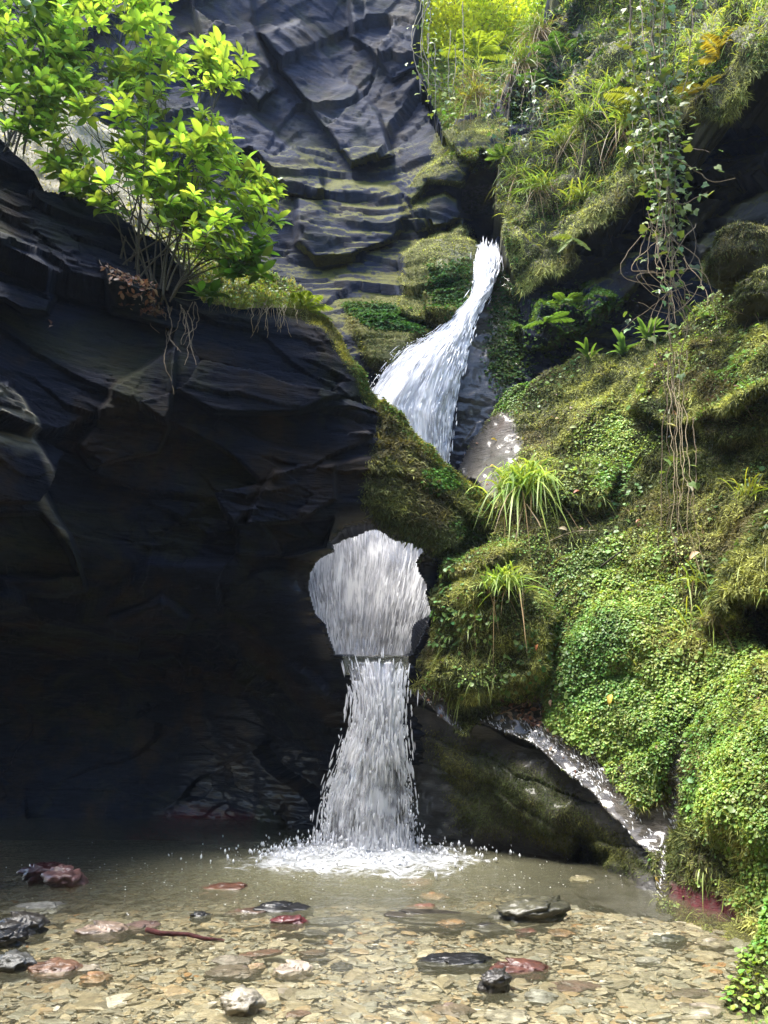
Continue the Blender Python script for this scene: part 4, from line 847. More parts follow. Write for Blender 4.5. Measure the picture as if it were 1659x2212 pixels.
def shrub(label, outline, roots, nros, dr, L, seed, col=(.085, .19, .03), nst=8, keep=None):
    global rng; rng_ = rng; rng = np.random.default_rng(seed)
    root = empty('shrub', W(*roots[0]), label, 'shrub', 'leafy shrubs on the rock wall')
    us = [p[0] for p in outline]; vs = [p[1] for p in outline]; pts = []
    while len(pts) < nros:
        u, v = rng.uniform(min(us), max(us), 400), rng.uniform(min(vs), max(vs), 400)
        ok = inpoly(u, v, outline) & (noise(np.stack([u / 75, v / 75, 0 * u + seed], -1), seed) > -.18 - .5 * rng.random(400))
        pts += list(zip(u[ok], v[ok]))
    pts = np.array(pts[:nros]); ctr = np.array([np.mean(us), np.mean(vs)])
    d = rng.uniform(dr[0], dr[1], nros); P = W(pts[:, 0], pts[:, 1], d)
    R = np.array([W(*r) for r in roots]); st = []; BS = []; tops = P[rng.permutation(nros)[:nst * len(R)]]
    for k, tp in enumerate(tops):
        r = R[k % len(R)] + rng.normal(0, .06, 3); mid = r * .45 + tp * .55 + np.array([0, 0, .35]) + rng.normal(0, .15, 3)
        b = Batch(); cp = curve([r, r * .75 + mid * .25 + np.array([0, 0, .12]), mid, tp], 8); tube(b, cp, rng.uniform(.011, .02), .005, (.10, .085, .055)); st.append(cp); BS.append(b)
    SP = np.concatenate(st); own = np.repeat(np.arange(len(st)), [len(x) for x in st]); b = Batch()
    for k in range(nros):
        dd = np.linalg.norm(SP - P[k], axis=1) + 2. * np.maximum(SP[:, 2] - P[k, 2], 0); j = np.argsort(dd)[rng.integers(0, 4)]; a = SP[j]
        if dd[j] > .05:
            m_ = (a + P[k]) / 2 + np.array([0, 0, -.05]) + rng.normal(0, .03, 3); tube(BS[own[j]], curve([a, m_, P[k]], 4), .006, .003, (.09, .1, .05), 4)
        o = P[k] - (P.mean(0)); ax = nrm(np.array([o[0] * .25, -.25 + .1 * rng.normal(), .8]) + rng.normal(0, .28, 3))
        leafset(b, P[k], ax, rng.integers(6, 10), L * rng.uniform(.75, 1.15), np.array(col) * rng.uniform(.5, 1.45))
    for x in BS: x.build('stem', M_TWIG, root)
    b.build('foliage', M_LEAF, root); rng = rng_; return root
MAIN = [(120, -70), (365, -70), (372, 60), (398, 95), (385, 125), (420, 140), (440, 78), (475, 90), (500, 118), (548, 120), (535, 165), (528, 205), (500, 190), (462, 220), (478, 265), (505, 330), (558, 350), (605, 400), (600, 500), (612, 525), (555, 570), (500, 590), (455, 610), (430, 540), (385, 520), (320, 480), (240, 460), (160, 425), (105, 360), (80, 250), (100, 100)]
shrub('large glossy leaved shrub with pale stems rooted on the dark rock ledge', MAIN, [(330, 655, 9.35), (290, 640, 9.35), (350, 650, 9.3), (250, 600, 9.4), (400, 600, 9.5)], 560, (8.7, 10.3), .225, 11, nst=6, col=(.2, .32, .07))
shrub('smaller dark stemmed shrub at the left edge above the rock shelf', [(-180, -80), (150, -80), (150, 60), (110, 250), (70, 300), (20, 280), (-180, 260)], [(40, 330, 9.0), (15, 310, 8.9), (-60, 260, 8.9)], 290, (8.6, 10.2), .23, 12, col=(.13, .24, .055), nst=4)
LOW = [(410, 560), (480, 545), (560, 530), (600, 560), (575, 590), (500, 600), (478, 640), (440, 655), (425, 610)]
shrub('low drooping shoot of broad leaves hanging over the ledge lip', LOW, [(372, 640, 9.3)], 16, (9.1, 9.5), .25, 13, nst=4)

# ------------------------------------------------------------------ grass tufts, ferns
def tuft(name, label, cat, pos, n, L, w, lean, col, dead=0., group=None, spread=.08, droop=(.4, 1.1), deadlen=1.):
    pos = np.array(pos); root = empty(name, pos, label, cat, group)
    base = pos + rng.normal(0, spread, (n, 3)) * np.array([1, .7, .35]); d = nrm(np.array([0, 0, 1.]) * .9 + np.array(lean) + rng.normal(0, .42, (n, 3)))
    l = rng.uniform(.5, 1.1, n) * L; c = np.array(col) * rng.uniform(.6, 1.4, (n, 1)) * np.c_[rng.uniform(.85, 1.25, n), np.ones(n), np.ones(n)]
    v, t, c = ribbons(base, d, l, rng.uniform(.6, 1.1, n) * w, rng.uniform(*droop, n) * (1.25 if L > .9 else 1), c); b = Batch(); b.add(v, t, c); b.build('blades', M_GRASS, root)
    m_ = int(n * dead)
    if m_:
        base = pos + rng.normal(0, spread * .9, (m_, 3)) * np.array([1, .6, .3]); d = nrm(np.array([0, -.25, -.25]) + rng.normal(0, .35, (m_, 3)))
        v, t, c = ribbons(base, d, rng.uniform(.4, 1., m_) * L * deadlen, rng.uniform(.3, .55, m_) * w, rng.uniform(.7, 1.3, m_), np.array([.3, .21, .1]) * rng.uniform(.5, 1.3, (m_, 1))); b = Batch(); b.add(v, t, c); b.build('dead_blades', M_DEAD, root)
    return root
def on(S, u, v, out=.02):
    i = np.argmin((S.U - u) ** 2 + (S.V - v) ** 2); return S.P[i] + S.N[i] * out
G = (.17, .25, .05); GY = (.26, .34, .06)
TUFTS = [
    (on(bank, 1140, 1065), 360, 1.2, .034, (-.05, -.35, .1), (.27, .4, .09), .1, 'large arching grass tuft beside the mossy end of the ridge'),
    (on(bank, 1090, 1275), 170, .65, .024, (-.05, -.3, .1), (.27, .4, .09), .08, 'grass tuft on the moss right of the round hole'),
    (on(bank, 1500, 1250), 40, .5, .02, (-.05, -.3, -.2), GY, .2, 'thin hanging grass tuft below the dangling vine tips'),
    (on(bank, 1612, 1070), 44, .55, .02, (0, -.25, .2), GY, .1, 'small upright grass tuft on moss near the right edge'),
    (on(bank, 1650, 690), 90, .6, .022, (-.1, -.3, .1), GY, .8, 'grass tuft with a beard of dead blades at the right edge above the moss lumps'),
    (on(bank, 1505, 1320), 20, .5, .018, (-.02, -.3, -.3), GY, .2, 'wisp of pale grass low on the leafy bank'),
    (on(wall, 520, 652) + np.array([0, .12, .06]), 90, .42, .012, (.1, -.3, .2), GY, .45, 'sunlit grass tuft under the shrub at the ledge lip'),
    (on(wall, 575, 652) + np.array([0, .12, .06]), 130, .46, .013, (.1, -.3, .2), GY, 1., 'bright sunlit grass tuft with straw hanging over the dark rock'),
    (on(wall, 640, 655) + np.array([0, .12, .06]), 90, .36, .012, (.1, -.3, .2), GY, .25, 'sunlit grass tuft beside the fern on the ridge'),
    (on(wall, 470, 640) + np.array([0, .1, .06]), 60, .36, .012, (0, -.3, .2), GY, .6, 'grass tuft with brown blades below the shrub stems'),
    (on(over, 1330, 210), 180, 0.87, 0.025, (-.3, -.4, -.1), G, .15, 'lush grass tuft left of the ivy curtain'),
    (on(over, 1290, 290), 165, 0.87, 0.025, (-.3, -.4, -.1), G, .4, 'grass tuft with dead straw halfway down the overhang'),
    (on(over, 1370, 270), 135, 0.87, 0.024, (-.3, -.4, -.15), GY, .5, 'pale grass tuft close to the ivy stems'),
    (on(over, 1230, 330), 120, 0.72, 0.022, (-.3, -.4, -.1), G, .2, 'grass tuft in the middle of the overhanging slope'),
    (on(over, 1175, 430), 135, 0.72, 0.022, (-.25, -.4, -.1), G, .3, 'grass tuft low on the overhang near the stream cleft'),
    (on(over, 1250, 420), 90, 0.65, 0.021, (-.25, -.4, -.15), GY, .2, 'grass tuft just above the dripping moss lip'),
    (on(over, 1130, 400), 75, 0.61, 0.020, (-.25, -.4, -.2), G, .8, 'tuft of dead straw and grass near the stream cleft'),
    (on(over, 1110, 130), 105, 0.87, 0.025, (-.2, -.3, -.1), G, 1.6, 'tuft with a long brown straw beard below the sky gap'),
    (on(over, 1160, 80), 135, 1.01, 0.025, (-.2, -.3, .0), G, 1.2, 'tall grass tuft with straw at the rim of the gap'),
    (on(over, 1215, 250), 75, 0.65, 0.021, (-.2, -.4, -.2), G, 1.2, 'small tuft with dead straw on the dark rock ribs'),
]
for p, n, L_, w_, ln, c_, dd, lb in TUFTS: tuft('grass_tuft', lb, 'grass tuft', p, n, L_, w_, ln, c_, dd, 'grass tufts on the rock', spread=.06 + .10 * L_, deadlen=1.2)

def frond(b, st, base, d, L, droop, col, wid=.28, n=20, side=None):
    s = np.linspace(0, 1, n + 1); d = nrm(np.array(d, float)); P = base + d * (s * L)[:, None] + np.array([0, 0, -1.]) * (droop * L * s ** 2)[:, None]
    tube(st, P, .005, .0015, np.array(col) * .7, 4); T = nrm(np.gradient(P, axis=0)); S_ = nrm(np.cross(T, UP if side is None else np.array(side))); Nn = np.cross(S_, T)
    ii = np.arange(1, n + 1); prof = np.sin(np.pi * np.clip(s[ii] * .93 + .07, 0, 1)) ** .7 * wid * L
    for sg in (1, -1):
        X = nrm(S_[ii] * sg + T[ii] * .45 - Nn[ii] * .15 + rng.normal(0, .06, (n, 3))); X, Y, Z = frame(X, Nn[ii])
        v, t = inst(LEAF[0], LEAF[1], P[ii], X, Y, Z, prof, np.full(n, L / n * 1.25), prof * .6); c = np.array(col) * rng.uniform(.75, 1.25, (n, 1)); b.add(v, t, np.repeat(c, len(LEAF[0]), 0))
def fern(label, pos, fr, col, cat='fern', group='ferns on the rock'):
    root = empty('fern', pos, label, cat, group)
    for d, L, dr in fr:
        b = Batch(); st = Batch(); frond(b, st, np.array(pos), d, L, dr, col); b.v += st.v; b.c += st.c
        for t_ in st.t: b.t.append(t_ + b.n)
        b.n += st.n; b.build('frond', M_FERN, root)
    return root
FG = (.12, .22, .04)
fern('bright yellow green fern fanning out at the end of the ridge grass', on(wall, 650, 640) + np.array([0, .15, .05]), [((.9, -.3, .35), .55, .45), ((.7, -.4, .7), .5, .4), ((.3, -.4, 1), .45, .4), ((-.2, -.5, .9), .45, .5), ((.95, -.2, .05), .5, .5)], (.24, .34, .05))
fern('large pale fern hanging at the very top beside the ivy', on(over, 1270, 0), [((-.35, -.6, -.2), 1.0, .5), ((.1, -.7, -.3), .9, .5), ((-.7, -.4, .2), .9, .4), ((.4, -.6, .1), .7, .5), ((-.9, -.3, -.05), .8, .3)], FG)
fern('dark green fern spreading left over the straw below the gap', on(over, 1215, 140), [((-.8, -.5, .2), .9, .4), ((-.9, -.3, -.15), .9, .3), ((-.3, -.6, .5), .8, .5), ((.3, -.6, .2), .7, .5)], (.07, .15, .035))
fern('fern with long fronds above the dark rock ribs', on(over, 1190, 195), [((-.9, -.3, .05), .8, .25), ((-.6, -.5, -.4), .7, .3), ((.3, -.6, -.5), .7, .3)], (.08, .16, .035))
fern('golden brown fern in the mossy clump right of the ivy', on(over, 1560, 120), [((-.6, -.5, .4), .7, .4), ((.1, -.6, .7), .65, .5), ((-.8, -.4, -.1), .6, .4), ((-.2, -.7, .1), .6, .5)], (.26, .22, .03))
fern('yellowing fern at the foot of the right mossy clump', on(over, 1520, 210), [((-.8, -.4, .1), .6, .4), ((-.6, -.5, -.3), .6, .3), ((.3, -.7, .2), .5, .5)], (.22, .2, .03))
fern('yellow green fern tucked behind the ivy stems', on(over, 1395, 230), [((-.9, -.4, .2), .9, .4), ((-.7, -.5, -.2), .8, .3), ((-.2, -.6, .5), .7, .5)], (.2, .24, .04))
fern('small fern at the mouth of the stream cleft', on(over, 1090, 360), [((-.7, -.5, .3), .45, .4), ((-.3, -.6, .5), .45, .5), ((-.9, -.3, 0), .4, .4), ((.3, -.6, .4), .4, .5)], (.11, .2, .05))
fern('row of small ferns along the shelf right of the upper waterfall', on(cliff, 1215, 690), [((-.9, -.3, .1), .5, .4), ((-.5, -.6, .5), .45, .5), ((.5, -.6, .5), .45, .5), ((.9, -.3, .4), .45, .4), ((0, -.8, .1), .4, .6)], (.13, .24, .045))
fern('small fern above the mossy shelf left of the dark recess', on(cliff, 1170, 730), [((-.9, -.3, .0), .45, .4), ((.6, -.6, .4), .5, .4), ((.9, -.3, .3), .5, .4), ((0, -.8, .3), .35, .6)], (.1, .2, .04))
fern('fern dangling at the lip of the overhang', on(over, 1240, 520), [((-.6, -.5, -.5), .5, .4), ((.3, -.6, -.4), .5, .5), ((-.8, -.4, .1), .45, .4)], (.14, .2, .04))
# hart's tongue: strap leaves
def strap(label, pos, n, L, col):
    root = empty('fern', pos, label, 'fern', 'strap leaved ferns'); b = Batch()
    for k in range(n):
        d = nrm(np.array([rng.normal(0, .6), -.6, rng.uniform(.2, 1)])); X, Y, Z = frame(d[None], UP[None]); l = np.array([L * rng.uniform(.6, 1.1)])
        tp = leaf_tpl(.55, .1, ((0, .3), (.2, .9), (.5, 1), (.8, .8), (.95, .4), (1, 0))); v, t = inst(tp[0], tp[1], np.array(pos)[None] + rng.normal(0, .04, (1, 3)), X, Y, Z, l, l * .17, l); b.add(v, t, np.array(col) * rng.uniform(.8, 1.3))
    b.build('frond', M_IVY, root)
strap('pale strap leaved fern on the top edge of the bank beside the vine', on(bank, 1350, 752), 14, .45, (.13, .24, .09)); strap('strap leaved fern cluster nearest the ivy stems', on(bank, 1405, 735), 12, .42, (.13, .23, .08)); strap('strap leaved fern at the left end of the bank crest', on(bank, 1275, 765), 9, .36, (.12, .22, .06))

# ------------------------------------------------------------------ ivy
def ivyleaves(b, P, L, col):
    n = len(P); d = np.c_[rng.normal(0, .7, n), -.35 + rng.normal(0, .3, n), rng.uniform(-1.2, .2, n)]; X, Y, Z = frame(d, np.tile([0, -.5, .9], (n, 1)) + rng.normal(0, .45, (n, 3)))
    l = L * rng.uniform(.55, 1.25, n); v, t = inst(IVY[0], IVY[1], P, X, Y, Z, l, l * .8, l); c = np.array(col) * rng.uniform(.6, 1.5, (n, 1)) * np.c_[rng.uniform(.8, 1.3, n), np.ones(n), np.ones(n)]
    b.add(v, t, np.repeat(c, len(IVY[0]), 0))
def vine(label, paths, leafn, L, col, cat='ivy', side=0., stem=(.16, .12, .075), r=.009, jitter=.09, lmask=None):
    root = empty('ivy_vine', paths[0][0], label, cat, 'hanging vines'); lv = Batch()
    for k, pt in enumerate(paths):
        p = np.array(pt); c = curve(p, 10); c = c + .05 * np.stack([fbm(c * 3 + k, 3, 301 + k), fbm(c * 3 + k, 3, 302 + k), 0 * c[:, 0]], -1) + .03 * np.stack([fbm(c * 9 + k, 2, 303 + k), 0 * c[:, 0], 0 * c[:, 0]], -1); b = Batch(); tube(b, c, r, r * .5, np.array(stem) * rng.uniform(.7, 1.3), 5); b.build('stem', M_TWIG, root)
        n = leafn if np.isscalar(leafn) else leafn[k]
        if n:
            i = rng.integers(0, len(c), n * 2)
            if lmask is not None: i = i[rng.random(len(i)) < lmask(c[i])]
            i = i[:n]; ivyleaves(lv, c[i] + rng.normal(0, jitter, (len(i), 3)) * np.array([1, .6, 1]), L, col)
    if lv.n: lv.build('leaves', M_IVY, root)
    return root
paths = []
for k in range(16):
    u0 = 1405 + rng.normal(0, 28) + 20; dd = 8.9 + rng.normal(0, .15); e = rng.choice([560, 640, 720, 900, 1190], p=[.25, .25, .25, .1, .15])
    w0 = rng.normal(0, 12); paths.append([W(u0, -90, dd + .5), W(u0 + w0, 150, dd + .3), W(1432 + rng.normal(0, 22), 330, dd + .15), W(1436 + rng.normal(0, 20), 520, dd)] + [W(1445 + rng.normal(0, 18), vv_, dd - .1) for vv_ in (700, 900, 1190) if vv_ <= e])
paths.append([W(1415, 350, 8.9), W(1455, 340, 8.8), W(1510, 372, 8.75), W(1545, 392, 8.75), W(1590, 385, 8.7)])
paths.append([W(1440, 430, 8.9), W(1480, 440, 8.8), W(1525, 415, 8.7)]); paths.append([W(1430, 300, 8.9), W(1490, 318, 8.8), W(1535, 330, 8.7)])
ztop = W(1440, 600, 8.9)[2]
vine('long curtain of ivy hanging in front of the upper right overhang', paths, [75] * 16 + [9, 7, 4], .11, (.13, .19, .055), lmask=lambda c: .06 + .94 * sstep(W(1440, 640, 8.9)[2], W(1440, 300, 8.9)[2], c[:, 2]), jitter=.11)
paths = [[W(1440 + rng.normal(0, 25), 470 + rng.normal(0, 50), 8.85), W(1435 + rng.normal(0, 35), 580, 8.8), W(1450 + rng.normal(0, 40), 640 + rng.normal(0, 30), 8.75), W(1440 + rng.normal(0, 60), 690 + rng.normal(0, 40), 8.8)] for k in range(12)]
paths += [[W(1475, 560, 8.7), W(1510, 600, 8.6), W(1530, 660, 8.5)], [W(1470, 610, 8.8), W(1415, 655, 8.8), W(1370, 690, 8.9), W(1345, 715, 9)], [W(1490, 900, 8.3), W(1505, 1000, 8.2), W(1490, 1100, 8.1), W(1520, 1150, 8.1)]]
vine('tangle of bare twining stems below the leafy ivy', paths, [3] * 12 + [2, 7, 3], .09, (.12, .2, .06), r=.006, stem=(.24, .18, .11), jitter=.05)
paths = [[W(1440 + k * 9 + rng.normal(0, 5), 760, 8.9), W(1450 + k * 8, 900, 8.6), W(1452 + k * 10, 1060, 8.3), W(1450 + k * 16 + rng.normal(0, 15), 1190 + rng.normal(0, 40), 8.1)] for k in range(5)]
vine('pale trailing vine tips spread over the mossy bank', paths, [2, 1, 2, 1, 2], .09, (.3, .36, .25), r=.006, stem=(.3, .24, .14), jitter=.05)
paths = [[W(925 + rng.normal(0, 12), -20 + rng.normal(0, 20), 14.9), W(905 + rng.normal(0, 10), 90, 14.8), W(915 + rng.normal(0, 15), 170 + rng.normal(0, 20), 14.7), W(960 + rng.normal(0, 12), 200 + rng.normal(0, 30), 14.6)] for k in range(5)] + [[W(u, 60 + rng.normal(0, 30), 14.7), W(u + rng.normal(0, 5), 170, 14.6), W(u + rng.normal(0, 6), 230 + rng.normal(0, 30), 14.5)] for u in (928, 940, 972, 985, 1000)]
vine('ivy strands and bare roots hanging from the left rim of the sky gap', paths, [5, 8, 6, 10, 8, 24, 20, 16, 12, 14], .11, (.18, .26, .05), r=.012, stem=(.17, .15, .11), jitter=.12)
paths = [[W(u, 150 + rng.normal(0, 20), 12.9), W(u + rng.normal(0, 8), 240, 12.7), W(u + rng.normal(0, 12), 310 + rng.normal(0, 25), 12.6)] for u in (1060, 1085, 1110, 1135, 1160, 1185, 1150)]
vine('thin dark ivy strands over the rock ribs left of the overhang', paths, 34, .085, (.06, .11, .035), r=.006, jitter=.16)

# ------------------------------------------------------------------ sunlit trees beyond the gap
def tree(label, base, h, rad, nl, col, L, seed):
    global rng; keep = rng; rng = np.random.default_rng(seed); base = np.array(base); root = empty('tree', base, label, 'tree', 'trees beyond the gap')
    b = Batch(); top = base + np.array([rng.normal(0, .3), 0, h]); cp = curve([base, base * .5 + top * .5 + np.array([.2, 0, 0]), top], 8); tube(b, cp, .16, .04, (.1, .085, .06), 8)
    C = []
    for k in range(26):
        t = rng.uniform(.05, 1); a = rng.random() * 6.28; o = cp[int(t * (len(cp) - 1))]; e = o + np.array([math.cos(a) * rad * (1.15 - .5 * t), math.sin(a) * rad * (1.15 - .5 * t), rng.uniform(-.1, .7) * rad * .6]); tube(b, curve([o, (o + e) / 2 + np.array([0, 0, .15]), e], 5), .035, .01, (.1, .085, .06), 5); C += [e, o * .4 + e * .6]
    b.build('trunk', M_TWIG, root); C = np.array(C); k = rng.integers(0, len(C), nl); P = C[k] + rng.normal(0, .28, (nl, 3)) * rad * .55
    d = rng.normal(0, 1, (nl, 3)) - np.array([0, 0, .4]); X, Y, Z = frame(d, np.tile([0, 0, 1.], (nl, 1)) + rng.normal(0, .5, (nl, 3))); l = L * rng.uniform(.6, 1.2, nl); v, t = inst(LEAF[0], LEAF[1], P, X, Y, Z, l, l * .55, l)
    b = Batch(); b.add(v, t, np.repeat(np.array(col) * rng.uniform(.6, 1.4, (nl, 1)), len(LEAF[0]), 0)); b.build('crown', M_LEAF, root); rng = keep
tree('bright yellow green tree filling the gap beside the left rim', W(985, 190, 19), 5.5, 1.9, 16000, (.52, .58, .09), .14, 21)
tree('sunlit tree in the middle of the gap against the white sky', W(1075, 180, 20), 2.6, 1.5, 9000, (.55, .6, .1), .14, 22)
tree('darker tree at the right side of the gap', W(1165, 150, 19), 4.5, 1.7, 12000, (.32, .44, .08), .14, 23)
rim = relief([(860, 130), (930, 105), (1010, 95), (1100, 100), (1260, 60), (1260, 380), (860, 380)], [(860, 130, 17.5), (1010, 95, 19), (1260, 60, 17), (860, 380, 15.4), (1050, 380, 15.2), (1260, 380, 14.9), (1050, 240, 16)], 5, lambda P, U, V: .3 * fbm(P * .9, 4, 401), skirt=1.5)
rim.attr['moss'][:] = 1; tag(sheet_obj(rim, 'rim_ground', M_LIT), kind='structure')
b = Batch(); cover_on(b, rim, 9000, np.ones(rim.front), (.05, .11), (.26, .38, .05)); moss_on(b, rim, 12000, np.ones(rim.front), L=(.08, .22), w=(.012, .025), hang=-.6, kind='ridge'); tag(b.build('rim_growth', M_COVER), 'sunlit low growth on the rim of the gap', 'ground cover', kind='stuff')
fern('sunlit bracken on the rim of the gap', W(1030, 120, 16.2), [((-.9, -.3, .3), 1.1, .5), ((.5, -.4, .6), 1.1, .5), ((0, -.7, .4), 1., .6), ((-.5, -.5, .8), 1.1, .5), ((.9, -.2, .2), 1., .5), ((.3, -.6, -.2), 1., .3)], (.24, .33, .04))
tuft('grass_tuft', 'long pale straw and grass hanging in the sunlit gap', 'grass tuft', W(1020, 165, 15.0), 90, .9, .02, (-.1, -.4, -.3), GY, 1.2, 'grass tufts on the rock', spread=.14)
tuft('grass_tuft', 'yellow grass and straw streaming down the sunlit crevice', 'grass tuft', W(1030, 205, 14.8), 110, .7, .02, (-.05, -.4, -.5), (.3, .32, .05), .6, 'grass tufts on the rock', spread=.12)
#@@PART4
# ------------------------------------------------------------------ single stones, sticks and leaves
def blob_tpl(seed, n=44, m=24, flat=.25, ang=.55):
    a = np.linspace(0, 2 * math.pi, n, endpoint=False); e = np.linspace(-math.pi / 2, math.pi / 2, m)
    A, E = np.meshgrid(a, e); P = np.stack([np.cos(E) * np.cos(A), np.cos(E) * np.sin(A), np.sin(E)], -1)
    P = np.sign(P) * np.abs(P) ** np.array([.85, .85, .8]); q = P + seed * 7.3
    r = 1 + .3 * fbm(q * .9, 3, 501) + ang * facets(q, (.9, .9, .6), .5, .5, 503 + seed) + .09 * fbm(q * np.array([4, 4, 9]), 4, 502) + .22 * (facets(q, (.45, .45, .3), .4, .6, 520 + seed))
    P = P * r[..., None]; k = np.arange(n * m).reshape(m, n); k2 = np.roll(k, -1, 1)
    t = np.concatenate([np.stack([k[:-1], k2[:-1], k2[1:]], -1).reshape(-1, 3), np.stack([k[:-1], k2[1:], k[1:]], -1).reshape(-1, 3)])
    return P.reshape(-1, 3), t
def wpt(u, v, z):
    b_ = (CY - v) / F; k = (z - CAMZ) / (SP + CP * b_); return W(u, v, k * (CP - SP * b_))
RED, RST, ORG, GRY, DRK, BLK, TAN, PAL_, OLV, BRN = (.07, .012, .014), (.14, .055, .03), (.38, .2, .08), (.2, .2, .18), (.05, .045, .04), (.014, .014, .016), (.32, .26, .17), (.5, .45, .36), (.12, .11, .06), (.12, .07, .045)
ST = [  # u, v, width px, height ratio, depth ratio, heading, colour, out of water, label
    (80, 1908, 62, .55, .8, .2, RED, 1, 'crusty dark red stone, left one of a pair standing out of the water at left'),
    (132, 1917, 66, .5, .8, -.3, (.2, .09, .08), 1, 'pink and red pitted stone, right one of the pair standing out of the water'),
    (65, 1968, 92, .13, .6, .15, GRY, .8, 'flat grey slate slab lying in front of the paired red stones'),
    (34, 2026, 84, .4, .7, .3, DRK, 1, 'dark rough rock cut by the left edge of the pool'), (8, 2052, 56, .5, .8, 0, BLK, 1, 'black rounded rock below the dark rough one at the left edge'),
    (18, 2102, 66, .4, .7, .1, (.12, .12, .11), 1, 'grey block of slate, lowest rock at the left edge of the pool'), (485, 1924, 96, .22, .5, -.1, RST, .35, 'rust brown stone just under the water left of the foam'),
    (430, 1984, 40, .35, .6, 0, BLK, .9, 'small black glossy stone breaking the surface left of the falls'), (533, 1976, 66, .24, .5, .1, BRN, .7, 'brown knobbly stone touching the long black slab'),
    (612, 1971, 100, .2, .45, .12, BLK, .9, 'long black wet slab shining in front of the foam'), (621, 1998, 62, .36, .6, -.1, (.11, .012, .016), .9, 'bright red wet stone below the long black slab'),
    (215, 2018, 84, .28, .6, .1, (.3, .21, .15), .7, 'pinkish orange stone left of the red driftwood'), (293, 2006, 70, .18, .6, 0, (.16, .1, .08), .6, 'flat brown slab at the left end of the red driftwood'),
    (115, 2102, 84, .3, .6, .2, (.22, .11, .06), .7, 'orange brown stone in the lower left shallows'), (178, 2096, 56, .2, .5, 0, (.5, .42, .38), .6, 'pale pink flat stone right of the orange brown one'), (202, 2117, 56, .26, .6, 0, ORG, .6, 'small bright orange stone in the lower left shallows'),
    (560, 2061, 66, .14, .4, .25, (.2, .08, .06), .5, 'thin reddish slate chip tilted in the middle shallows'), (500, 2074, 62, .16, .6, 0, (.32, .27, .25), .4, 'pale mauve flat stone left of the reddish chip'), (494, 2101, 84, .14, .6, -.1, (.2, .15, .12), .5, 'broad brown slab with a dark lower edge in the middle shallows'),
    (633, 2103, 68, .36, .7, .1, (.5, .4, .3), .7, 'cream rounded stone with a crumbly top in the middle shallows'), (548, 2094, 36, .4, .7, 0, (.45, .3, .16), .6, 'small peach coloured stone left of the cream one'),
    (518, 2196, 70, .55, .8, .1, (.34, .3, .22), 1, 'striped pale stone poking out of the water at the bottom edge'), (678, 2060, 52, .16, .5, 0, BRN, .5, 'small dark slab right of the reddish chip'), (736, 2088, 44, .18, .5, .2, DRK, .6, 'little black sliver of slate near the middle of the pool'),
    (632, 2194, 50, .2, .5, .15, (.16, .07, .05), .7, 'red brown chip at the bottom edge of the pool'), (676, 2016, 46, .2, .5, 0, DRK, .6, 'small dark stone right of the bright red one'), (710, 1990, 86, .12, .4, 0, (.1, .1, .09), .5, 'long grey green slab right of the black wet slab'),
    (1259, 1899, 46, .2, .6, .1, (.5, .42, .24), .3, 'pale yellow slab under the water near the undercut rock'), (1152, 1994, 126, .3, .6, -.05, (.09, .085, .05), 1, 'broad olive brown rock breaking the surface on the right side of the pool'),
    (1213, 2015, 44, .2, .6, 0, ORG, .4, 'flat orange stone at the right foot of the olive brown rock'), (1139, 2013, 38, .25, .6, 0, (.15, .03, .03), .5, 'little maroon stone under the front of the olive brown rock'), (945, 1985, 220, .06, .25, -.03, (.06, .05, .035), .45, 'very long thin dark slab lying across the middle of the pool'),
    (973, 1995, 44, .26, .6, 0, ORG, .5, 'orange stone in front of the very long dark slab'), (1060, 2006, 60, .2, .6, 0, DRK, .5, 'dark stone at the right end of the very long slab'), (980, 2085, 126, .15, .5, -.05, BLK, .9, 'flat black slab with pale rim in the right foreground'),
    (1126, 2103, 104, .22, .5, .05, (.13, .045, .03), .9, 'rusty wet slab right of the flat black one'), (1072, 2150, 54, .7, .8, .2, DRK, 1, 'dark upright lump of rock below the rusty slab'), (978, 2186, 72, .2, .6, .1, (.2, .14, .1), .6, 'brown slab near the bottom edge left of the upright lump'),
    (1102, 2202, 76, .16, .7, 0, PAL_, .5, 'large pale slab at the bottom edge right of centre'), (1168, 2156, 60, .2, .7, -.3, (.36, .36, .33), .5, 'light grey angular slab right of the upright lump'), (1443, 2033, 54, .3, .6, 0, (.06, .065, .04), .5, 'dark green stone under water near the right bank'),
    (1548, 2040, 54, .22, .6, .1, (.42, .36, .25), .6, 'cream slab close to the red stained bank'), (1400, 2074, 42, .16, .6, 0, (.4, .38, .33), .5, 'pale thin flake in the right shallows'), (1240, 2133, 96, .1, .4, .1, (.18, .1, .08), .5, 'long red brown slate strip in the right foreground'), (1495, 2150, 66, .16, .5, -.2, (.16, .12, .09), .6, 'brown slate strip near the right bottom corner'),
    (937, 1936, 48, .22, .6, 0, ORG, .3, 'orange stone under water in front of the foam'), (914, 1964, 56, .25, .6, 0, (.18, .08, .05), .5, 'brown red stone between the foam and the very long slab'), (900, 1906, 66, .18, .6, 0, (.25, .1, .06), .2, 'reddish stone glimpsed through the churned water below the foam'), (1510, 2188, 70, .2, .7, 0, (.3, .25, .18), .6, 'tan slab lying in the right bottom corner of the pool'),
]
TPL = [blob_tpl(k) for k in range(8)]
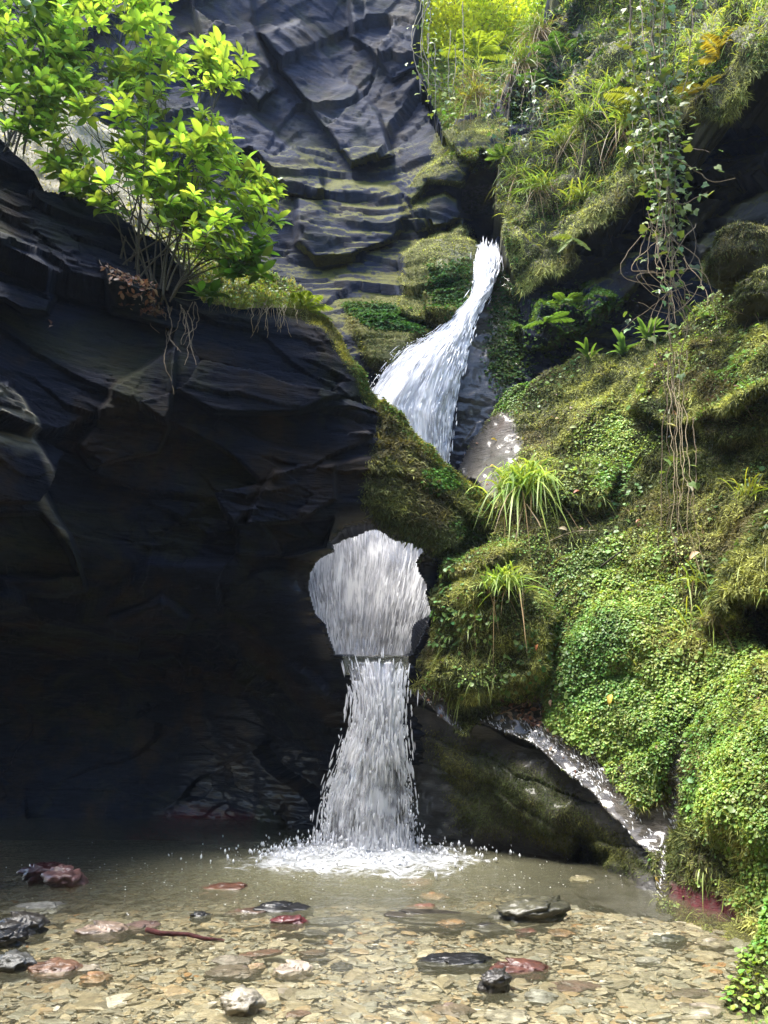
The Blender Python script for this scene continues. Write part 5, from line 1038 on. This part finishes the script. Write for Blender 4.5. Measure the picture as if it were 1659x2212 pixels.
for k, (u, v, wpx, hr, dr, hd, c, out, lb) in enumerate(ST):
    p = wpt(u, v, -.02); wm = wpx / F * np.linalg.norm(p - np.array([0, 0, CAMZ])) * .5; hz = max(hr * wm, .016)
    tv, tt = TPL[k % 8]; a = hd; X = np.array([[math.cos(a), math.sin(a), .05 * (-1) ** k]]); X, Y, Z = frame(X, np.array([[.08 * math.sin(k), -.15, 1.]]))
    pos = np.array([[p[0], p[1] + wm * dr * .4, -.03 + hz * (out - .4) + .03 * (out == 1)]]); vv, t = inst(tv, tt, pos, X, Y, Z, np.array([wm]), np.array([wm * dr]), np.array([hz]))
    cc = (np.array(c) * .55 + np.mean(c) * .12) * (1 + .9 * fbm(vv * np.array([22, 22, 60]), 4, 510 + k)[:, None]) * np.ones((len(vv), 1)); cc = cc * (1 - .35 * sstep(0, .5, fbm(vv * 9, 3, 540 + k)))[:, None]; o = mesh('stone', vv - pos, tris=t, mat=M_STONE, col=np.clip(cc, .003, .8), smooth=True); o.location = pos[0]; tag(o, lb, 'stone', 'stones in the pool')
def stick(label, pts, r, col, cat='stick'):
    b_ = Batch(); p = curve(pts, 8); p = p + .4 * r * np.stack([fbm(p * 9, 2, 601), fbm(p * 9, 2, 602), fbm(p * 9, 2, 603)], -1); tube(b_, p, r, r * .55, col, 8); b_.c[-1] = b_.c[-1] * (1 + .9 * fbm(b_.v[-1] * 25, 3, 604))[:, None]; return tag(b_.build('stick', M_TWIG), label, cat)
stick('long dark red stick of driftwood half sunk in the pool', [wpt(318, 2010, .0), wpt(350, 2016, .015), wpt(400, 2018, .012), wpt(440, 2027, .014), wpt(484, 2032, -.005)], .02, (.045, .011, .011), 'driftwood')
stick('longer dark broken stick on the moss below the vine tips', [on(bank, 1297, 1227, .06), on(bank, 1330, 1208, .08), on(bank, 1361, 1190, .06)], .014, (.03, .025, .02))
stick('short black stick on the moss left of the leafy creeper', [on(bank, 1195, 1302, .05), on(bank, 1226, 1278, .05)], .016, (.02, .018, .016))
stick('thin straight pale twig lying across the middle of the bank', [on(bank, 1190, 1180, .05), on(bank, 1240, 1160, .06), on(bank, 1290, 1150, .05)], .006, (.3, .24, .16)); stick('bent bare twig arching from the right moss lump', [on(bank, 1600, 870, .05), on(bank, 1640, 900, .12), on(bank, 1655, 960, .06)], .006, (.28, .22, .14))
stick('fallen twig on the brown leaf litter at the ledge', [on(bank, 1085, 1545, .04), on(bank, 1130, 1525, .06), on(bank, 1170, 1500, .04)], .006, (.25, .15, .1))
def dead(label, p, L, col, nrm_, cat='fallen leaf'):
    X, Y, Z = frame(np.array([[rng.normal(), -.3, rng.normal() * .5 - .2]]), np.array([nrm_])); tp = leaf_tpl(.5, .45); vv, t = inst(tp[0], tp[1], np.zeros((1, 3)), X, Y, Z, np.array([L]), np.array([L * .55]), np.array([L]))
    o = mesh('fallen_leaf', vv, tris=t, mat=M_DEAD, col=np.tile(col, (len(vv), 1))); o.location = p; tag(o, label, cat, 'fallen leaves on the bank')
LV = [(1330, 1508, .13, (.5, .36, .06), 'yellow fallen leaf on the bright green creeper'), (1449, 958, .1, (.7, .72, .66), 'whitish upturned leaf caught at the vine tips'), (1512, 1195, .15, (.5, .36, .2), 'tan curled dead leaf low on the right bank'), (1385, 1128, .08, (.4, .2, .12), 'small russet leaf in the middle of the mossy bank'),
      (1208, 905, .08, (.6, .5, .28), 'straw coloured leaf high on the mossy bank left of the others'), (1310, 887, .09, (.66, .62, .38), 'pale yellow leaf on the moss below the bank crest'), (1256, 941, .12, (.55, .6, .25), 'large lime yellow leaf on a dark moss hollow'), (1250, 1063, .1, (.35, .14, .08), 'red brown leaf beside the big grass tuft'),
      (1065, 951, .1, (.6, .42, .03), 'bright yellow leaf stuck on the wet chute rock'), (1065, 1015, .06, (.55, .4, .05), 'small yellow leaf lower on the wet chute rock'), (1228, 1158, .12, (.55, .45, .28), 'beige crumpled leaf right of the big grass tuft base'), (1175, 1372, .09, (.62, .56, .5), 'pale leaf on bare soil above the hole side moss'), (1170, 1387, .07, (.5, .2, .08), 'orange brown leaf just under the pale one'),
      (1200, 1515, .08, (.5, .33, .2), 'brown leaf at the upper edge of the leaf litter'), (1430, 1900, .05, (.55, .4, .1), 'tiny ochre leaf on the dark moss near the waterline')]
for u, v, L_, c, lb in LV: i = np.argmin((bank.U - u) ** 2 + (bank.V - v) ** 2); dead(lb, bank.P[i] + bank.N[i] * .07, L_, c, bank.N[i] + np.array([0, -.3, .4]))
def litter(label, S, dens, n, L, cols):
    p, nn, u, v = scatter(S, n, dens); X, Y, Z = frame(rng.normal(0, 1, (n, 3)), nn + UP * .5 + rng.normal(0, .4, (n, 3))); l = L * rng.uniform(.5, 1.3, n); vv, t = inst(LEAF[0], LEAF[1], p + nn * .02, X, Y, Z, l, l * .5, l)
    b_ = Batch(); b_.add(vv, t, np.repeat(np.array(cols)[rng.integers(0, len(cols), n)] * rng.uniform(.6, 1.3, (n, 1)), len(LEAF[0]), 0)); tag(b_.build('leaf_litter', M_DEAD), label, 'leaf litter', kind='stuff')
TR = scatter(bank, 520, wetband * sstep(-.05, .3, fbm(bank.P * np.array([7, 7, 3]), 3, 271)) + .7 * line_mask(bank.U, bank.V, [(1452, 1700), (1440, 1780), (1428, 1935)], 7))
n = 520; X, Y, Z = frame(np.tile([.3, -.5, -.8], (n, 1)) + rng.normal(0, .25, (n, 3)), TR[1]); vv, t = inst(OCT[0], OCT[1], TR[0] + TR[1] * .004, X, Y, Z, rng.uniform(.008, .04, n), rng.uniform(.003, .009, n), np.full(n, .003)); b = Batch(); b.add(vv, t, ZERO); tag(b.build('water_trickle', M_DROP), 'thin white trickles of water glistening down the wet sloping ledge', 'trickle', kind='stuff')
LC = [(.3, .15, .09), (.42, .28, .2), (.2, .1, .07), (.5, .38, .28)]
litter('brown dead leaves gathered on the ledge below the creeper', bank, leafbrown, 90, .09, LC)
litter('scattered dead leaf scraps caught in the moss of the right bank', bank, sstep(1740, 1680, bank.U) * sstep(-.1, .4, fbm(bank.P * 1.5, 3, 272)), 320, .055, LC)
litter('dry leaf litter lying on the dark ledge under the shrub', wall, pmask(wall.U, wall.V, [(225, 600), (300, 625), (360, 655), (345, 670), (240, 640)], 10) + .3 * pmask(wall.U, wall.V, [(100, 700), (150, 715), (140, 725), (95, 715)], 5), 240, .09, LC)
paths = [[on(wall, u, 655, .08), on(wall, u + rng.normal(0, 8), 700, .07), on(wall, u + rng.normal(0, 14), 730 + rng.normal(0, 30), .06)] for u in rng.uniform(330, 420, 14)] + [[on(wall, 362, 665, .05), on(wall, 368, 720, .05), on(wall, 366, 790, .05), on(wall, 374, 870, .04)]]
vine('pale roots dangling from the ledge under the shrub', paths, 0, .1, (.1, .1, .1), cat='root', r=.006, stem=(.26, .2, .13))
paths = [[on(wall, u, 655, .1), on(wall, u + rng.normal(0, 6), 685, .12), on(wall, u + rng.normal(0, 10), 700 + 22 * rng.random(), .1)] for u in rng.uniform(540, 640, 16)]
vine('dry straw roots hanging below the sunlit ridge grass', paths, 0, .1, (.1, .1, .1), cat='root', r=.005, stem=(.36, .27, .14))
# mossy boulders at the right edge
def boulder(label, c, rx, ry, rz, seed, n):
    root = empty('mossy_boulder', c, label, 'boulder', 'mossy boulders'); tv, tt = blob_tpl(seed, 60, 36, ang=.12); c = np.array(c)
    v = tv * np.array([rx, ry, rz]); o = mesh('rock', v, tris=tt, mat=M_BANK, parent=root, attrs={'moss': np.ones(len(v)), 'pale': np.zeros(len(v)), 'wet': np.zeros(len(v))})
    S = Sheet(); S.P = v + c; S.N = nrm(tv / np.array([rx, ry, rz])); S.q = np.stack([tt[:, 0], tt[:, 1], tt[:, 2], tt[:, 2]], -1); S.U = v[:, 0]; S.V = v[:, 1]
    b_ = Batch(); moss_on(b_, S, n, sstep(-.75, .1, S.N[:, 2]) + .02, L=(.03, .08), w=(.008, .018), hang=1.2); m_ = b_.build('moss', M_MOSS, root); m_['kind'] = 'stuff'
boulder('large shaggy mossy boulder at the right edge under the dark overhang', W(1612, 565, 9.3), .52, .5, .36, 3, 16000)
boulder('smaller mossy boulder wedged below the larger one at the right edge', W(1668, 640, 8.9), .42, .5, .3, 5, 12000)
